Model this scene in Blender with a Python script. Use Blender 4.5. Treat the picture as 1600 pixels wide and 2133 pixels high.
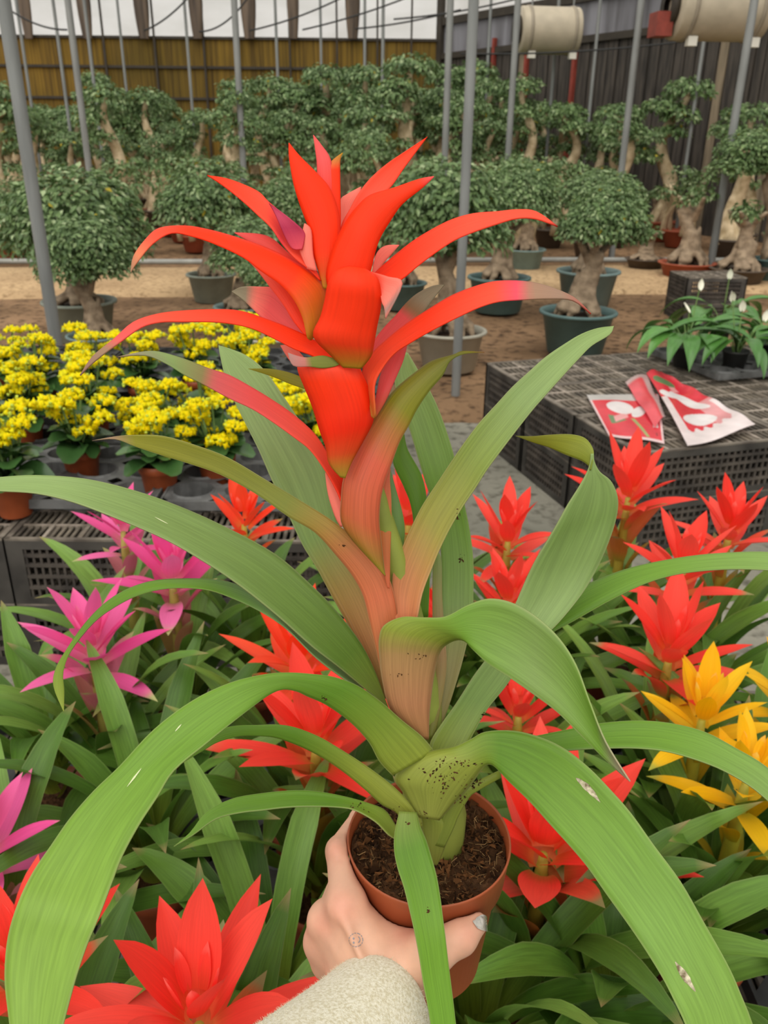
import bpy, math, random
import numpy as np
from mathutils import Vector, Matrix
from mathutils.bvhtree import BVHTree

for _o in list(bpy.data.objects):
    bpy.data.objects.remove(_o)
scene = bpy.context.scene
C = scene.collection

# ------------------------------------------------------------------ camera
CAM_H, PITCH, ROLL, FPX = 1.40, math.radians(24.2), math.radians(0.6), 1725.0
CW, CH = 1600.0, 2133.0
_f = Vector((0, math.cos(PITCH), -math.sin(PITCH)))
_r0 = Vector((1, 0, 0))
_u0 = _r0.cross(_f)
_r = _r0 * math.cos(ROLL) + _u0 * math.sin(ROLL)
_u = _u0 * math.cos(ROLL) - _r0 * math.sin(ROLL)
CAM = Vector((0, 0, CAM_H))
cam_data = bpy.data.cameras.new('camera')
cam_data.sensor_fit = 'VERTICAL'
cam_data.sensor_height = 32.0
cam_data.lens = FPX / CH * 32.0
cam_data.clip_start = 0.02
cam_data.clip_end = 200
cam_data.dof.use_dof = True
cam_data.dof.focus_distance = 0.50
cam_data.dof.aperture_fstop = 24.0 / 1.5
cam = bpy.data.objects.new('camera', cam_data)
_m = Matrix(((_r.x, _u.x, -_f.x, 0), (_r.y, _u.y, -_f.y, 0), (_r.z, _u.z, -_f.z, CAM_H), (0, 0, 0, 1)))
cam.matrix_world = _m
C.objects.link(cam)
scene.camera = cam

# ------------------------------------------------------------------ light: overcast daylight through the greenhouse roof
world = bpy.data.worlds.new('world')
scene.world = world
world.use_nodes = True
bgn = world.node_tree.nodes['Background']
bgn.inputs[0].default_value = (1.0, 0.985, 0.93, 1)
bgn.inputs[1].default_value = 0.92
sd = bpy.data.lights.new('sun', 'SUN')
sd.energy = 2.2
sd.angle = math.radians(75)
sd.color = (1.0, 0.965, 0.90)
sun = bpy.data.objects.new('sun', sd)
sun.rotation_euler = (math.radians(34), math.radians(-14), 0)
C.objects.link(sun)
scene.view_settings.view_transform = 'Standard'
scene.view_settings.look = 'None'
scene.view_settings.gamma = 1.0
scene.view_settings.use_curve_mapping = False
scene.view_settings.exposure = 0.0


# ------------------------------------------------------------------ geometry helpers
def at(x, y, d):
    """World point seen at photo pixel (x, y) at distance d along the optical axis."""
    return CAM + _f * d + _r * ((x - CW / 2) / FPX * d) - _u * ((y - CH / 2) / FPX * d)


def on_z(x, y, z):
    v = _f + _r * ((x - CW / 2) / FPX) - _u * ((y - CH / 2) / FPX)
    return CAM + v * ((z - CAM_H) / v.z)


def on_y(x, y, Y):
    v = _f + _r * ((x - CW / 2) / FPX) - _u * ((y - CH / 2) / FPX)
    return CAM + v * (Y / v.y)


def depth_of(p):
    return (Vector(p) - CAM).dot(_f)


def lin(c):
    if isinstance(c, str):
        c = c.lstrip('#')
        c = tuple(int(c[i:i + 2], 16) for i in (0, 2, 4))
    if max(c) > 1.0001 or isinstance(c[0], int):
        c = tuple(v / 255.0 for v in c)
    return tuple(v / 12.92 if v <= 0.04045 else ((v + 0.055) / 1.055) ** 2.4 for v in c[:3])


def mix(a, b, t):
    return tuple(a[i] + (b[i] - a[i]) * t for i in range(3))


def mesh_obj(name, verts, faces, mat=None, parent=None, smooth=True, cols=None, luv=None):
    me = bpy.data.meshes.new(name)
    me.from_pydata([tuple(v) for v in verts], [], faces)
    finish(me, mat, smooth, cols, luv)
    return link(name, me, parent)


def finish(me, mat=None, smooth=True, cols=None, luv=None):
    if mat:
        me.materials.append(mat)
    if smooth and len(me.polygons):
        me.polygons.foreach_set('use_smooth', [True] * len(me.polygons))
    if cols is not None:
        a = me.color_attributes.new('Col', 'FLOAT_COLOR', 'POINT')
        c4 = np.ones((len(me.vertices), 4), dtype=np.float32)
        c4[:, :3] = np.asarray(cols, dtype=np.float32)[:, :3]
        a.data.foreach_set('color', c4.ravel())
    if luv is not None:
        a = me.attributes.new('luv', 'FLOAT_VECTOR', 'POINT')
        u3 = np.zeros((len(me.vertices), 3), dtype=np.float32)
        u3[:, :np.asarray(luv).shape[1]] = luv
        a.data.foreach_set('vector', u3.ravel())
    me.update()


def link(name, me, parent=None):
    o = bpy.data.objects.new(name, me)
    C.objects.link(o)
    if parent is not None:
        o.parent = parent
    return o


def thing(name, label, cat, loc=(0, 0, 0), rz=0.0, group=None, scale=1.0):
    o = bpy.data.objects.new(name, None)
    o.empty_display_size = 0.05
    C.objects.link(o)
    o.location = loc
    o.rotation_euler = (0, 0, rz)
    o.scale = (scale,) * 3
    tag(o, label, cat, group)
    return o


def tag(o, label=None, cat=None, group=None, kind=None):
    if label:
        o['label'] = label
    if cat:
        o['category'] = cat
    if group:
        o['group'] = group
    if kind:
        o['kind'] = kind
    return o


def copy_tree(src, parent=None):
    c = src.copy()
    C.objects.link(c)
    c.parent = parent
    for ch in list(src.children):
        copy_tree(ch, c)
    return c


class MB:
    """Collects boxes, tubes, lathes ... into one mesh."""
    def __init__(self):
        self.v, self.f, self.c = [], [], []

    def add(self, v, f, col=None):
        n = len(self.v)
        self.v += [tuple(p) for p in v]
        self.f += [tuple(i + n for i in q) for q in f]
        self.c += [col or (1, 1, 1)] * len(v)

    def box(self, x0, x1, y0, y1, z0, z1, col=None):
        self.add([(x0, y0, z0), (x1, y0, z0), (x1, y1, z0), (x0, y1, z0), (x0, y0, z1), (x1, y0, z1), (x1, y1, z1), (x0, y1, z1)],
                 [(0, 3, 2, 1), (4, 5, 6, 7), (0, 1, 5, 4), (1, 2, 6, 5), (2, 3, 7, 6), (3, 0, 4, 7)], col)

    def tube(self, pts, rad, n=8, caps=True, col=None, wob=None):
        pts = [Vector(p) for p in pts]
        m = len(pts)
        if not hasattr(rad, '__len__'):
            rad = [rad] * m
        vs, fs = [], []
        ref = None
        for i, p in enumerate(pts):
            t = (pts[min(i + 1, m - 1)] - pts[max(i - 1, 0)]).normalized()
            if ref is None:
                ref = Vector((1, 0, 0)) if abs(t.x) < 0.8 else Vector((0, 1, 0))
            a = (ref - t * ref.dot(t)).normalized()
            ref = a
            b = t.cross(a)
            for k in range(n):
                an = 2 * math.pi * k / n
                r = rad[i] * (wob(i, an) if wob else 1)
                vs.append(p + a * (math.cos(an) * r) + b * (math.sin(an) * r))
        for i in range(m - 1):
            for k in range(n):
                k2 = (k + 1) % n
                fs.append((i * n + k, i * n + k2, (i + 1) * n + k2, (i + 1) * n + k))
        if caps:
            fs.append(tuple(range(n))[::-1])
            fs.append(tuple((m - 1) * n + k for k in range(n)))
        self.add(vs, fs, col)

    def lathe(self, prof, n=24, col=None, close=False):
        vs, fs = [], []
        m = len(prof)
        for r, z in prof:
            for k in range(n):
                an = 2 * math.pi * k / n
                vs.append((r * math.cos(an), r * math.sin(an), z))
        for i in range(m - 1):
            for k in range(n):
                k2 = (k + 1) % n
                fs.append((i * n + k, i * n + k2, (i + 1) * n + k2, (i + 1) * n + k))
        self.add(vs, fs, col)

    def mesh(self, name, mat=None, smooth=False, cols=False):
        me = bpy.data.meshes.new(name)
        me.from_pydata(self.v, [], self.f)
        finish(me, mat, smooth, self.c if cols else None)
        return me

    def build(self, name, mat=None, parent=None, smooth=False, cols=False):
        return link(name, self.mesh(name, mat, smooth, cols), parent)


def catmull(rows, sub):
    """Catmull-Rom resampling of an (n, k) array."""
    P = np.asarray(rows, dtype=float)
    n = len(P)
    out = []
    for i in range(n - 1):
        p0 = P[max(i - 1, 0)]
        p1, p2 = P[i], P[i + 1]
        p3 = P[min(i + 2, n - 1)]
        for j in range(sub):
            t = j / sub
            out.append(0.5 * ((2 * p1) + (-p0 + p2) * t + (2 * p0 - 5 * p1 + 4 * p2 - p3) * t * t + (-p0 + 3 * p1 - 3 * p2 + p3) * t ** 3))
    out.append(P[-1])
    return np.array(out)


def ribbon(E1, E2, N, bulge, nc=7, crease=0.0):
    """Grid of points between two edges, bowed along N by bulge x width."""
    E1, E2, N = (np.asarray(a, dtype=float) for a in (E1, E2, N))
    m = len(E1)
    w = np.linalg.norm(E2 - E1, axis=1)
    s = np.linspace(0, 1, nc)
    bow = 4 * s * (1 - s)
    cr = np.maximum(0, 1 - np.abs(s - 0.5) * 5) * crease
    b = np.asarray(bulge) * np.ones(m)
    V = E1[:, None, :] * (1 - s)[None, :, None] + E2[:, None, :] * s[None, :, None]
    V = V + N[:, None, :] * (w * b)[:, None, None] * bow[None, :, None] - N[:, None, :] * (w)[:, None, None] * cr[None, :, None]
    faces = [(i * nc + k, i * nc + k + 1, (i + 1) * nc + k + 1, (i + 1) * nc + k) for i in range(m - 1) for k in range(nc - 1)]
    return V.reshape(-1, 3), faces


def ramp(stops, t):
    if t <= stops[0][0]:
        return stops[0][1]
    for (a, ca), (b, cb) in zip(stops, stops[1:]):
        if t <= b:
            return mix(ca, cb, (t - a) / max(b - a, 1e-6))
    return stops[-1][1]


def surface_net(fn, lo, hi, vox):
    """Naive surface nets of the zero level of fn(P)->d on a grid."""
    lo, hi = np.array(lo, float), np.array(hi, float)
    n = np.maximum(np.ceil((hi - lo) / vox).astype(int), 3) + 1
    ax = [lo[i] + np.arange(n[i]) * vox for i in range(3)]
    X, Y, Z = np.meshgrid(*ax, indexing='ij')
    D = fn(np.stack([X.ravel(), Y.ravel(), Z.ravel()], 1)).reshape(n)
    S = D < 0
    acc = np.zeros(tuple(n - 1) + (3,))
    cnt = np.zeros(tuple(n - 1))
    corners = [(i, j, k) for i in (0, 1) for j in (0, 1) for k in (0, 1)]
    def sl(c):
        return tuple(slice(c[i], n[i] - 1 + c[i]) for i in range(3))
    for a in corners:
        for axd in range(3):
            if a[axd]:
                continue
            b = list(a)
            b[axd] = 1
            da, db = D[sl(a)], D[sl(b)]
            cr = (da < 0) != (db < 0)
            t = np.where(cr, da / np.where(cr, da - db, 1), 0)
            for q in range(3):
                acc[..., q] += np.where(cr, a[q] + (t if q == axd else 0), 0)
            cnt += cr
    act = cnt > 0
    idx = -np.ones(tuple(n - 1), dtype=int)
    idx[act] = np.arange(act.sum())
    cells = np.argwhere(act)
    V = lo + (cells + acc[act] / cnt[act][:, None]) * vox
    F = []
    for axd in range(3):
        o1, o2 = [(1, 2), (2, 0), (0, 1)][axd]
        e = np.argwhere(np.take(S, range(0, n[axd] - 1), axd) != np.take(S, range(1, n[axd]), axd))
        for c in e:
            if c[o1] == 0 or c[o2] == 0 or c[o1] >= n[o1] - 1 or c[o2] >= n[o2] - 1:
                continue
            q = []
            for d1, d2 in ((0, 0), (1, 0), (1, 1), (0, 1)):
                cc = c.copy()
                cc[o1] -= d1
                cc[o2] -= d2
                q.append(idx[tuple(cc)])
            if min(q) < 0:
                continue
            F.append(tuple(q) if S[tuple(c)] else tuple(q[::-1]))
    return V, F


def cap_sdf(caps, k):
    """Smooth union of round cones: caps = [(a, b, ra, rb)]."""
    A = [(np.array(a, float), np.array(b, float), ra, rb) for a, b, ra, rb in caps]
    def fn(P):
        out = None
        for a, b, ra, rb in A:
            ab = b - a
            t = np.clip(((P - a) @ ab) / max(ab @ ab, 1e-12), 0, 1)
            d = np.linalg.norm(P - a - t[:, None] * ab, axis=1) - (ra + (rb - ra) * t)
            if out is None:
                out = d
            else:
                h = np.clip(0.5 + 0.5 * (out - d) / k, 0, 1)
                out = out * (1 - h) + d * h - k * h * (1 - h)
        return out
    return fn


# ------------------------------------------------------------------ materials
def new_mat(name):
    m = bpy.data.materials.new(name)
    m.use_nodes = True
    nt = m.node_tree
    return m, nt, nt.nodes['Principled BSDF']


def N_(nt, t, **kw):
    n = nt.nodes.new(t)
    for k, v in kw.items():
        setattr(n, k, v)
    return n


def plain(name, col, rough=0.5, noise=0.0, scale=20.0, bump=0.0, metal=0.0, spec=0.4, col2=None, detail=4.0, stretch=None, bscale=None, coat=0.0):
    """Principled material with object-space noise between col and col2."""
    m, nt, b = new_mat(name)
    c = lin(col)
    c2 = lin(col2) if col2 else tuple(v * (1 - noise) for v in c)
    b.inputs['Roughness'].default_value = rough
    b.inputs['Metallic'].default_value = metal
    b.inputs['Specular IOR Level'].default_value = spec
    tc = N_(nt, 'ShaderNodeTexCoord')
    vec = tc.outputs['Object']
    if stretch:
        mp = N_(nt, 'ShaderNodeMapping')
        mp.inputs['Scale'].default_value = stretch
        nt.links.new(vec, mp.inputs['Vector'])
        vec = mp.outputs['Vector']
    nz = N_(nt, 'ShaderNodeTexNoise')
    nz.inputs['Scale'].default_value = scale
    nz.inputs['Detail'].default_value = detail
    nt.links.new(vec, nz.inputs['Vector'])
    rp = N_(nt, 'ShaderNodeValToRGB')
    rp.color_ramp.elements[0].position = 0.35
    rp.color_ramp.elements[1].position = 0.65
    rp.color_ramp.elements[0].color = (*c2, 1)
    rp.color_ramp.elements[1].color = (*c, 1)
    nt.links.new(nz.outputs['Fac'], rp.inputs['Fac'])
    nt.links.new(rp.outputs['Color'], b.inputs['Base Color'])
    if bump:
        nb = nz
        if bscale:
            nb = N_(nt, 'ShaderNodeTexNoise')
            nb.inputs['Scale'].default_value = bscale
            nb.inputs['Detail'].default_value = 6
            nt.links.new(vec, nb.inputs['Vector'])
        bp = N_(nt, 'ShaderNodeBump')
        bp.inputs['Strength'].default_value = bump
        bp.inputs['Distance'].default_value = 0.01
        nt.links.new(nb.outputs['Fac'], bp.inputs['Height'])
        nt.links.new(bp.outputs['Normal'], b.inputs['Normal'])
    if coat:
        b.inputs['Coat Weight'].default_value = coat
    return m


def leaf_mat(name, trans=0.22, rough=0.36, streak=0.35, freq=34.0, edge=0.25, spec=0.45, blotch=0.0):
    """Strap leaf: colour from the leaf's own attribute, fibres along its length."""
    m, nt, b = new_mat(name)
    ca = N_(nt, 'ShaderNodeAttribute', attribute_name='Col')
    uv = N_(nt, 'ShaderNodeAttribute', attribute_name='luv')
    mp = N_(nt, 'ShaderNodeMapping')
    mp.inputs['Scale'].default_value = (freq, 1.6, 1)
    nt.links.new(uv.outputs['Vector'], mp.inputs['Vector'])
    nz = N_(nt, 'ShaderNodeTexNoise')
    nz.inputs['Scale'].default_value = 1.0
    nz.inputs['Detail'].default_value = 3.0
    nt.links.new(mp.outputs['Vector'], nz.inputs['Vector'])
    mr = N_(nt, 'ShaderNodeMapRange')
    mr.inputs['From Min'].default_value = 0.3
    mr.inputs['From Max'].default_value = 0.7
    mr.inputs['To Min'].default_value = 1 - streak
    mr.inputs['To Max'].default_value = 1 + streak * 0.5
    nt.links.new(nz.outputs['Fac'], mr.inputs['Value'])
    mul = N_(nt, 'ShaderNodeVectorMath', operation='SCALE')
    nt.links.new(ca.outputs['Color'], mul.inputs[0])
    nt.links.new(mr.outputs['Result'], mul.inputs['Scale'])
    col = mul.outputs['Vector']
    if edge:
        sx = N_(nt, 'ShaderNodeSeparateXYZ')
        nt.links.new(uv.outputs['Vector'], sx.inputs[0])
        e1 = N_(nt, 'ShaderNodeMath', operation='SUBTRACT')
        e1.inputs[1].default_value = 0.5
        nt.links.new(sx.outputs['X'], e1.inputs[0])
        e2 = N_(nt, 'ShaderNodeMath', operation='ABSOLUTE')
        nt.links.new(e1.outputs[0], e2.inputs[0])
        e3 = N_(nt, 'ShaderNodeMapRange')
        e3.inputs['From Min'].default_value = 0.465
        e3.inputs['From Max'].default_value = 0.5
        e3.inputs['To Max'].default_value = edge
        nt.links.new(e2.outputs[0], e3.inputs['Value'])
        mx = N_(nt, 'ShaderNodeMix', data_type='RGBA', blend_type='MIX')
        nt.links.new(e3.outputs['Result'], mx.inputs['Factor'])
        nt.links.new(col, mx.inputs['A'])
        mx.inputs['B'].default_value = (0.62, 0.6, 0.32, 1)
        col = mx.outputs['Result']
    nt.links.new(col, b.inputs['Base Color'])
    b.inputs['Roughness'].default_value = rough
    b.inputs['Specular IOR Level'].default_value = spec
    bp = N_(nt, 'ShaderNodeBump')
    bp.inputs['Strength'].default_value = 0.12
    bp.inputs['Distance'].default_value = 0.001
    nt.links.new(nz.outputs['Fac'], bp.inputs['Height'])
    nt.links.new(bp.outputs['Normal'], b.inputs['Normal'])
    tr = N_(nt, 'ShaderNodeBsdfTranslucent')
    nt.links.new(col, tr.inputs['Color'])
    ms = N_(nt, 'ShaderNodeMixShader')
    ms.inputs['Fac'].default_value = trans
    nt.links.new(b.outputs['BSDF'], ms.inputs[1])
    nt.links.new(tr.outputs['BSDF'], ms.inputs[2])
    nt.links.new(ms.outputs['Shader'], nt.nodes['Material Output'].inputs['Surface'])
    return m


def col_mat(name, rough=0.6, noise=0.2, scale=30.0, bump=0.0, spec=0.3, trans=0.0, sheen=0.0):
    """Principled material whose colour comes from the mesh's Col attribute with some noise."""
    m, nt, b = new_mat(name)
    ca = N_(nt, 'ShaderNodeAttribute', attribute_name='Col')
    tc = N_(nt, 'ShaderNodeTexCoord')
    nz = N_(nt, 'ShaderNodeTexNoise')
    nz.inputs['Scale'].default_value = scale
    nz.inputs['Detail'].default_value = 5
    nt.links.new(tc.outputs['Object'], nz.inputs['Vector'])
    mr = N_(nt, 'ShaderNodeMapRange')
    mr.inputs['From Min'].default_value = 0.3
    mr.inputs['From Max'].default_value = 0.7
    mr.inputs['To Min'].default_value = 1 - noise
    mr.inputs['To Max'].default_value = 1 + noise * 0.5
    nt.links.new(nz.outputs['Fac'], mr.inputs['Value'])
    mul = N_(nt, 'ShaderNodeVectorMath', operation='SCALE')
    nt.links.new(ca.outputs['Color'], mul.inputs[0])
    nt.links.new(mr.outputs['Result'], mul.inputs['Scale'])
    nt.links.new(mul.outputs['Vector'], b.inputs['Base Color'])
    b.inputs['Roughness'].default_value = rough
    b.inputs['Specular IOR Level'].default_value = spec
    if bump:
        bp = N_(nt, 'ShaderNodeBump')
        bp.inputs['Strength'].default_value = bump
        bp.inputs['Distance'].default_value = 0.01
        nt.links.new(nz.outputs['Fac'], bp.inputs['Height'])
        nt.links.new(bp.outputs['Normal'], b.inputs['Normal'])
    if trans:
        tr = N_(nt, 'ShaderNodeBsdfTranslucent')
        nt.links.new(mul.outputs['Vector'], tr.inputs['Color'])
        ms = N_(nt, 'ShaderNodeMixShader')
        ms.inputs['Fac'].default_value = trans
        nt.links.new(b.outputs['BSDF'], ms.inputs[1])
        nt.links.new(tr.outputs['BSDF'], ms.inputs[2])
        nt.links.new(ms.outputs['Shader'], nt.nodes['Material Output'].inputs['Surface'])
    return m


M = {}
M['hero_leaf'] = leaf_mat('hero_leaf', trans=0.2, rough=0.42, streak=0.16, freq=30, spec=0.28)
M['bract'] = leaf_mat('bract', trans=0.28, rough=0.5, streak=0.08, freq=26, edge=0.0, spec=0.2)
M['leaf'] = leaf_mat('leaf', trans=0.2, rough=0.42, streak=0.25, freq=20, edge=0.15, spec=0.3)
M['pot_orange'] = plain('pot_orange', '#a8542f', 0.45, noise=0.18, scale=25, spec=0.4)
M['pot_shade'] = plain('pot_inner', '#6b3a24', 0.6, noise=0.2, scale=25)
M['soil'] = plain('soil', '#5a3e28', 0.95, col2='#2a1b10', scale=90, bump=1.0, detail=8, spec=0.1)
M['steel'] = plain('galvanised_steel', '#8a8c8a', 0.55, noise=0.3, scale=14, metal=0.15, stretch=(1, 1, 0.15))
M['black_plastic'] = plain('black_plastic', '#4c4843', 0.6, col2='#2e2b28', scale=9, spec=0.4)
M['crate_top'] = plain('dusty_black_plastic', '#7c7264', 0.75, col2='#453f38', scale=12, spec=0.3, detail=8)
M['tray_grey'] = plain('tray_grey', '#6d6d6c', 0.55, col2='#4a4a49', scale=14, spec=0.35)
M['tray_dark'] = plain('tray_dark', '#343434', 0.5, col2='#222222', scale=18, spec=0.4)
# ------------------------------------------------------------------ the setting: ground, walls, posts
ZS = 0.05                                   # level of the earth beyond the concrete walk
def ground_mat(name, c1, c2, c3, sc):
    m, nt, b = new_mat(name)
    tc = N_(nt, 'ShaderNodeTexCoord')
    n1 = N_(nt, 'ShaderNodeTexNoise'); n1.inputs['Scale'].default_value = sc; n1.inputs['Detail'].default_value = 8
    n2 = N_(nt, 'ShaderNodeTexNoise'); n2.inputs['Scale'].default_value = sc * 14; n2.inputs['Detail'].default_value = 6
    for n in (n1, n2):
        nt.links.new(tc.outputs['Object'], n.inputs['Vector'])
    r1 = N_(nt, 'ShaderNodeValToRGB')
    r1.color_ramp.elements[0].position = 0.36; r1.color_ramp.elements[1].position = 0.64
    r1.color_ramp.elements[0].color = (*lin(c1), 1); r1.color_ramp.elements[1].color = (*lin(c2), 1)
    nt.links.new(n1.outputs['Fac'], r1.inputs['Fac'])
    r2 = N_(nt, 'ShaderNodeValToRGB')
    r2.color_ramp.elements[0].position = 0.5; r2.color_ramp.elements[1].position = 0.68
    r2.color_ramp.elements[0].color = (0, 0, 0, 1); r2.color_ramp.elements[1].color = (1, 1, 1, 1)
    nt.links.new(n2.outputs['Fac'], r2.inputs['Fac'])
    mx = N_(nt, 'ShaderNodeMix', data_type='RGBA')
    nt.links.new(r2.outputs['Color'], mx.inputs['Factor'])
    nt.links.new(r1.outputs['Color'], mx.inputs['A'])
    mx.inputs['B'].default_value = (*lin(c3), 1)
    nt.links.new(mx.outputs['Result'], b.inputs['Base Color'])
    b.inputs['Roughness'].default_value = 0.95
    b.inputs['Specular IOR Level'].default_value = 0.15
    bp = N_(nt, 'ShaderNodeBump'); bp.inputs['Strength'].default_value = 0.6; bp.inputs['Distance'].default_value = 0.02
    nt.links.new(n2.outputs['Fac'], bp.inputs['Height'])
    nt.links.new(bp.outputs['Normal'], b.inputs['Normal'])
    return m


def grid_sheet(name, x0, x1, y0, y1, z, nx, ny, amp, mat, seed=1, lip=None):
    rg = np.random.default_rng(seed)
    ph = rg.random((6, 4)) * 6.28
    vs = []
    for j in range(ny + 1):
        for i in range(nx + 1):
            x, y = x0 + (x1 - x0) * i / nx, y0 + (y1 - y0) * j / ny
            h = sum(math.sin(x * (0.7 + 0.55 * k) + ph[k, 0]) * math.sin(y * (0.6 + 0.5 * k) + ph[k, 1]) / (k + 1) for k in range(6)) * amp
            zz = z + h
            if lip and j == 0:
                zz = lip
            vs.append((x, y + (0.05 * math.sin(x * 3) if lip and j <= 1 else 0), zz))
    fs = [(j * (nx + 1) + i, j * (nx + 1) + i + 1, (j + 1) * (nx + 1) + i + 1, (j + 1) * (nx + 1) + i) for j in range(ny) for i in range(nx)]
    return tag(mesh_obj(name, vs, fs, mat, None, True), kind='structure')


M['earth'] = ground_mat('earth', '#6c543d', '#96775a', '#463527', 1.1)
M['sand'] = ground_mat('sand', '#a98c6a', '#c0a27c', '#8c7254', 1.6)
M['concrete'] = ground_mat('concrete', '#77756a', '#8f8b7e', '#5d5a50', 1.3)
o = grid_sheet('floor', -26, 22, -6, 26, -0.005, 20, 20, 0.0, M['concrete'])
o['label'] = 'grey concrete walk with dirt'
ysoil = on_z(960, 890, 0).y
o = grid_sheet('floor_earth', -26, 18, ysoil, 26, ZS, 80, 100, 0.012, M['earth'], 3, lip=-0.02)
o['label'] = 'bare brown earth under the potted trees'
# pale sandy path with its grey edging pipes
yp0, yp1 = on_z(300, 622, ZS).y, on_z(300, 560, ZS).y
def skew(x):
    return (x + 2) * 0.10
vs, fs = [], []
for i in range(61):
    x = -24 + 38 * i / 60
    for j, q in enumerate((0, 0.06, 0.5, 0.94, 1)):
        vs.append((x, yp0 + skew(x) + (yp1 - yp0) * q + 0.04 * math.sin(x * 2.1 + j), ZS + (-0.02, 0.045, 0.055, 0.045, -0.02)[j]))
for i in range(60):
    for j in range(4):
        fs.append((i * 5 + j, (i + 1) * 5 + j, (i + 1) * 5 + j + 1, i * 5 + j + 1))
tag(mesh_obj('floor_path', vs, fs, M['sand']), 'pale sandy path between the rows of potted trees', kind='structure')
M['pipe_grey'] = plain('grey_pipe', '#9a9a94', 0.5, noise=0.2, scale=8)
mb = MB()
mb.tube([(x, yp1 + skew(x) + 0.15 + 0.05 * math.sin(x), ZS + 0.07) for x in np.linspace(-22, 6, 50)], 0.03, 8)
tag(mb.build('water_pipe', M['pipe_grey'], None, True), 'grey pipe lying along the far side of the sandy path', 'pipe')
mb = MB()
yq = on_z(1500, 480, ZS).y
mb.tube([(x, yq + 0.06 * (x - 5) + 0.05 * math.sin(x), ZS + 0.05) for x in np.linspace(0, 4.2, 24)], 0.035, 8)
tag(mb.build('water_pipe', M['pipe_grey'], None, True), 'grey pipe on the earth before the terracotta planter boxes', 'pipe')

# back wall: reed matting below, white plastic sheet above
YB = 20.0
zmat = on_y(400, 79, YB).z
corner = on_y(921, 80, YB)
m, nt, b = new_mat('reed_mat')
tc = N_(nt, 'ShaderNodeTexCoord')
mp = N_(nt, 'ShaderNodeMapping'); mp.inputs['Scale'].default_value = (14, 1, 0.35)
nt.links.new(tc.outputs['Object'], mp.inputs['Vector'])
nz = N_(nt, 'ShaderNodeTexNoise'); nz.inputs['Scale'].default_value = 1.5; nz.inputs['Detail'].default_value = 6
nt.links.new(mp.outputs['Vector'], nz.inputs['Vector'])
nz2 = N_(nt, 'ShaderNodeTexNoise'); nz2.inputs['Scale'].default_value = 0.5; nz2.inputs['Detail'].default_value = 3
nt.links.new(tc.outputs['Object'], nz2.inputs['Vector'])
rp = N_(nt, 'ShaderNodeValToRGB')
rp.color_ramp.elements[0].position = 0.3; rp.color_ramp.elements[1].position = 0.7
rp.color_ramp.elements[0].color = (*lin('#5c4418'), 1); rp.color_ramp.elements[1].color = (*lin('#a8842e'), 1)
nt.links.new(nz.outputs['Fac'], rp.inputs['Fac'])
rp2 = N_(nt, 'ShaderNodeValToRGB')
rp2.color_ramp.elements[0].position = 0.35; rp2.color_ramp.elements[1].position = 0.65
rp2.color_ramp.elements[0].color = (0.55, 0.6, 0.5, 1); rp2.color_ramp.elements[1].color = (1, 1, 1, 1)
nt.links.new(nz2.outputs['Fac'], rp2.inputs['Fac'])
mx = N_(nt, 'ShaderNodeMix', data_type='RGBA', blend_type='MULTIPLY'); mx.inputs['Factor'].default_value = 1
nt.links.new(rp.outputs['Color'], mx.inputs['A']); nt.links.new(rp2.outputs['Color'], mx.inputs['B'])
nt.links.new(mx.outputs['Result'], b.inputs['Base Color'])
b.inputs['Roughness'].default_value = 0.8
tr = N_(nt, 'ShaderNodeBsdfTranslucent'); nt.links.new(mx.outputs['Result'], tr.inputs['Color'])
ms = N_(nt, 'ShaderNodeMixShader'); ms.inputs['Fac'].default_value = 0.35
nt.links.new(b.outputs['BSDF'], ms.inputs[1]); nt.links.new(tr.outputs['BSDF'], ms.inputs[2])
nt.links.new(ms.outputs['Shader'], nt.nodes['Material Output'].inputs['Surface'])
M['reed'] = m


def sheet_mat(name, c1, c2, trans, sc=(6, 6, 0.5)):
    m, nt, b = new_mat(name)
    tc = N_(nt, 'ShaderNodeTexCoord')
    mp = N_(nt, 'ShaderNodeMapping'); mp.inputs['Scale'].default_value = sc
    nt.links.new(tc.outputs['Object'], mp.inputs['Vector'])
    nz = N_(nt, 'ShaderNodeTexNoise'); nz.inputs['Scale'].default_value = 1; nz.inputs['Detail'].default_value = 5
    nt.links.new(mp.outputs['Vector'], nz.inputs['Vector'])
    rp = N_(nt, 'ShaderNodeValToRGB')
    rp.color_ramp.elements[0].position = 0.35; rp.color_ramp.elements[1].position = 0.6
    rp.color_ramp.elements[0].color = (*lin(c1), 1); rp.color_ramp.elements[1].color = (*lin(c2), 1)
    nt.links.new(nz.outputs['Fac'], rp.inputs['Fac'])
    nt.links.new(rp.outputs['Color'], b.inputs['Base Color'])
    b.inputs['Roughness'].default_value = 0.35
    tr = N_(nt, 'ShaderNodeBsdfTranslucent'); nt.links.new(rp.outputs['Color'], tr.inputs['Color'])
    ms = N_(nt, 'ShaderNodeMixShader'); ms.inputs['Fac'].default_value = trans
    nt.links.new(b.outputs['BSDF'], ms.inputs[1]); nt.links.new(tr.outputs['BSDF'], ms.inputs[2])
    nt.links.new(ms.outputs['Shader'], nt.nodes['Material Output'].inputs['Surface'])
    return m


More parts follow.
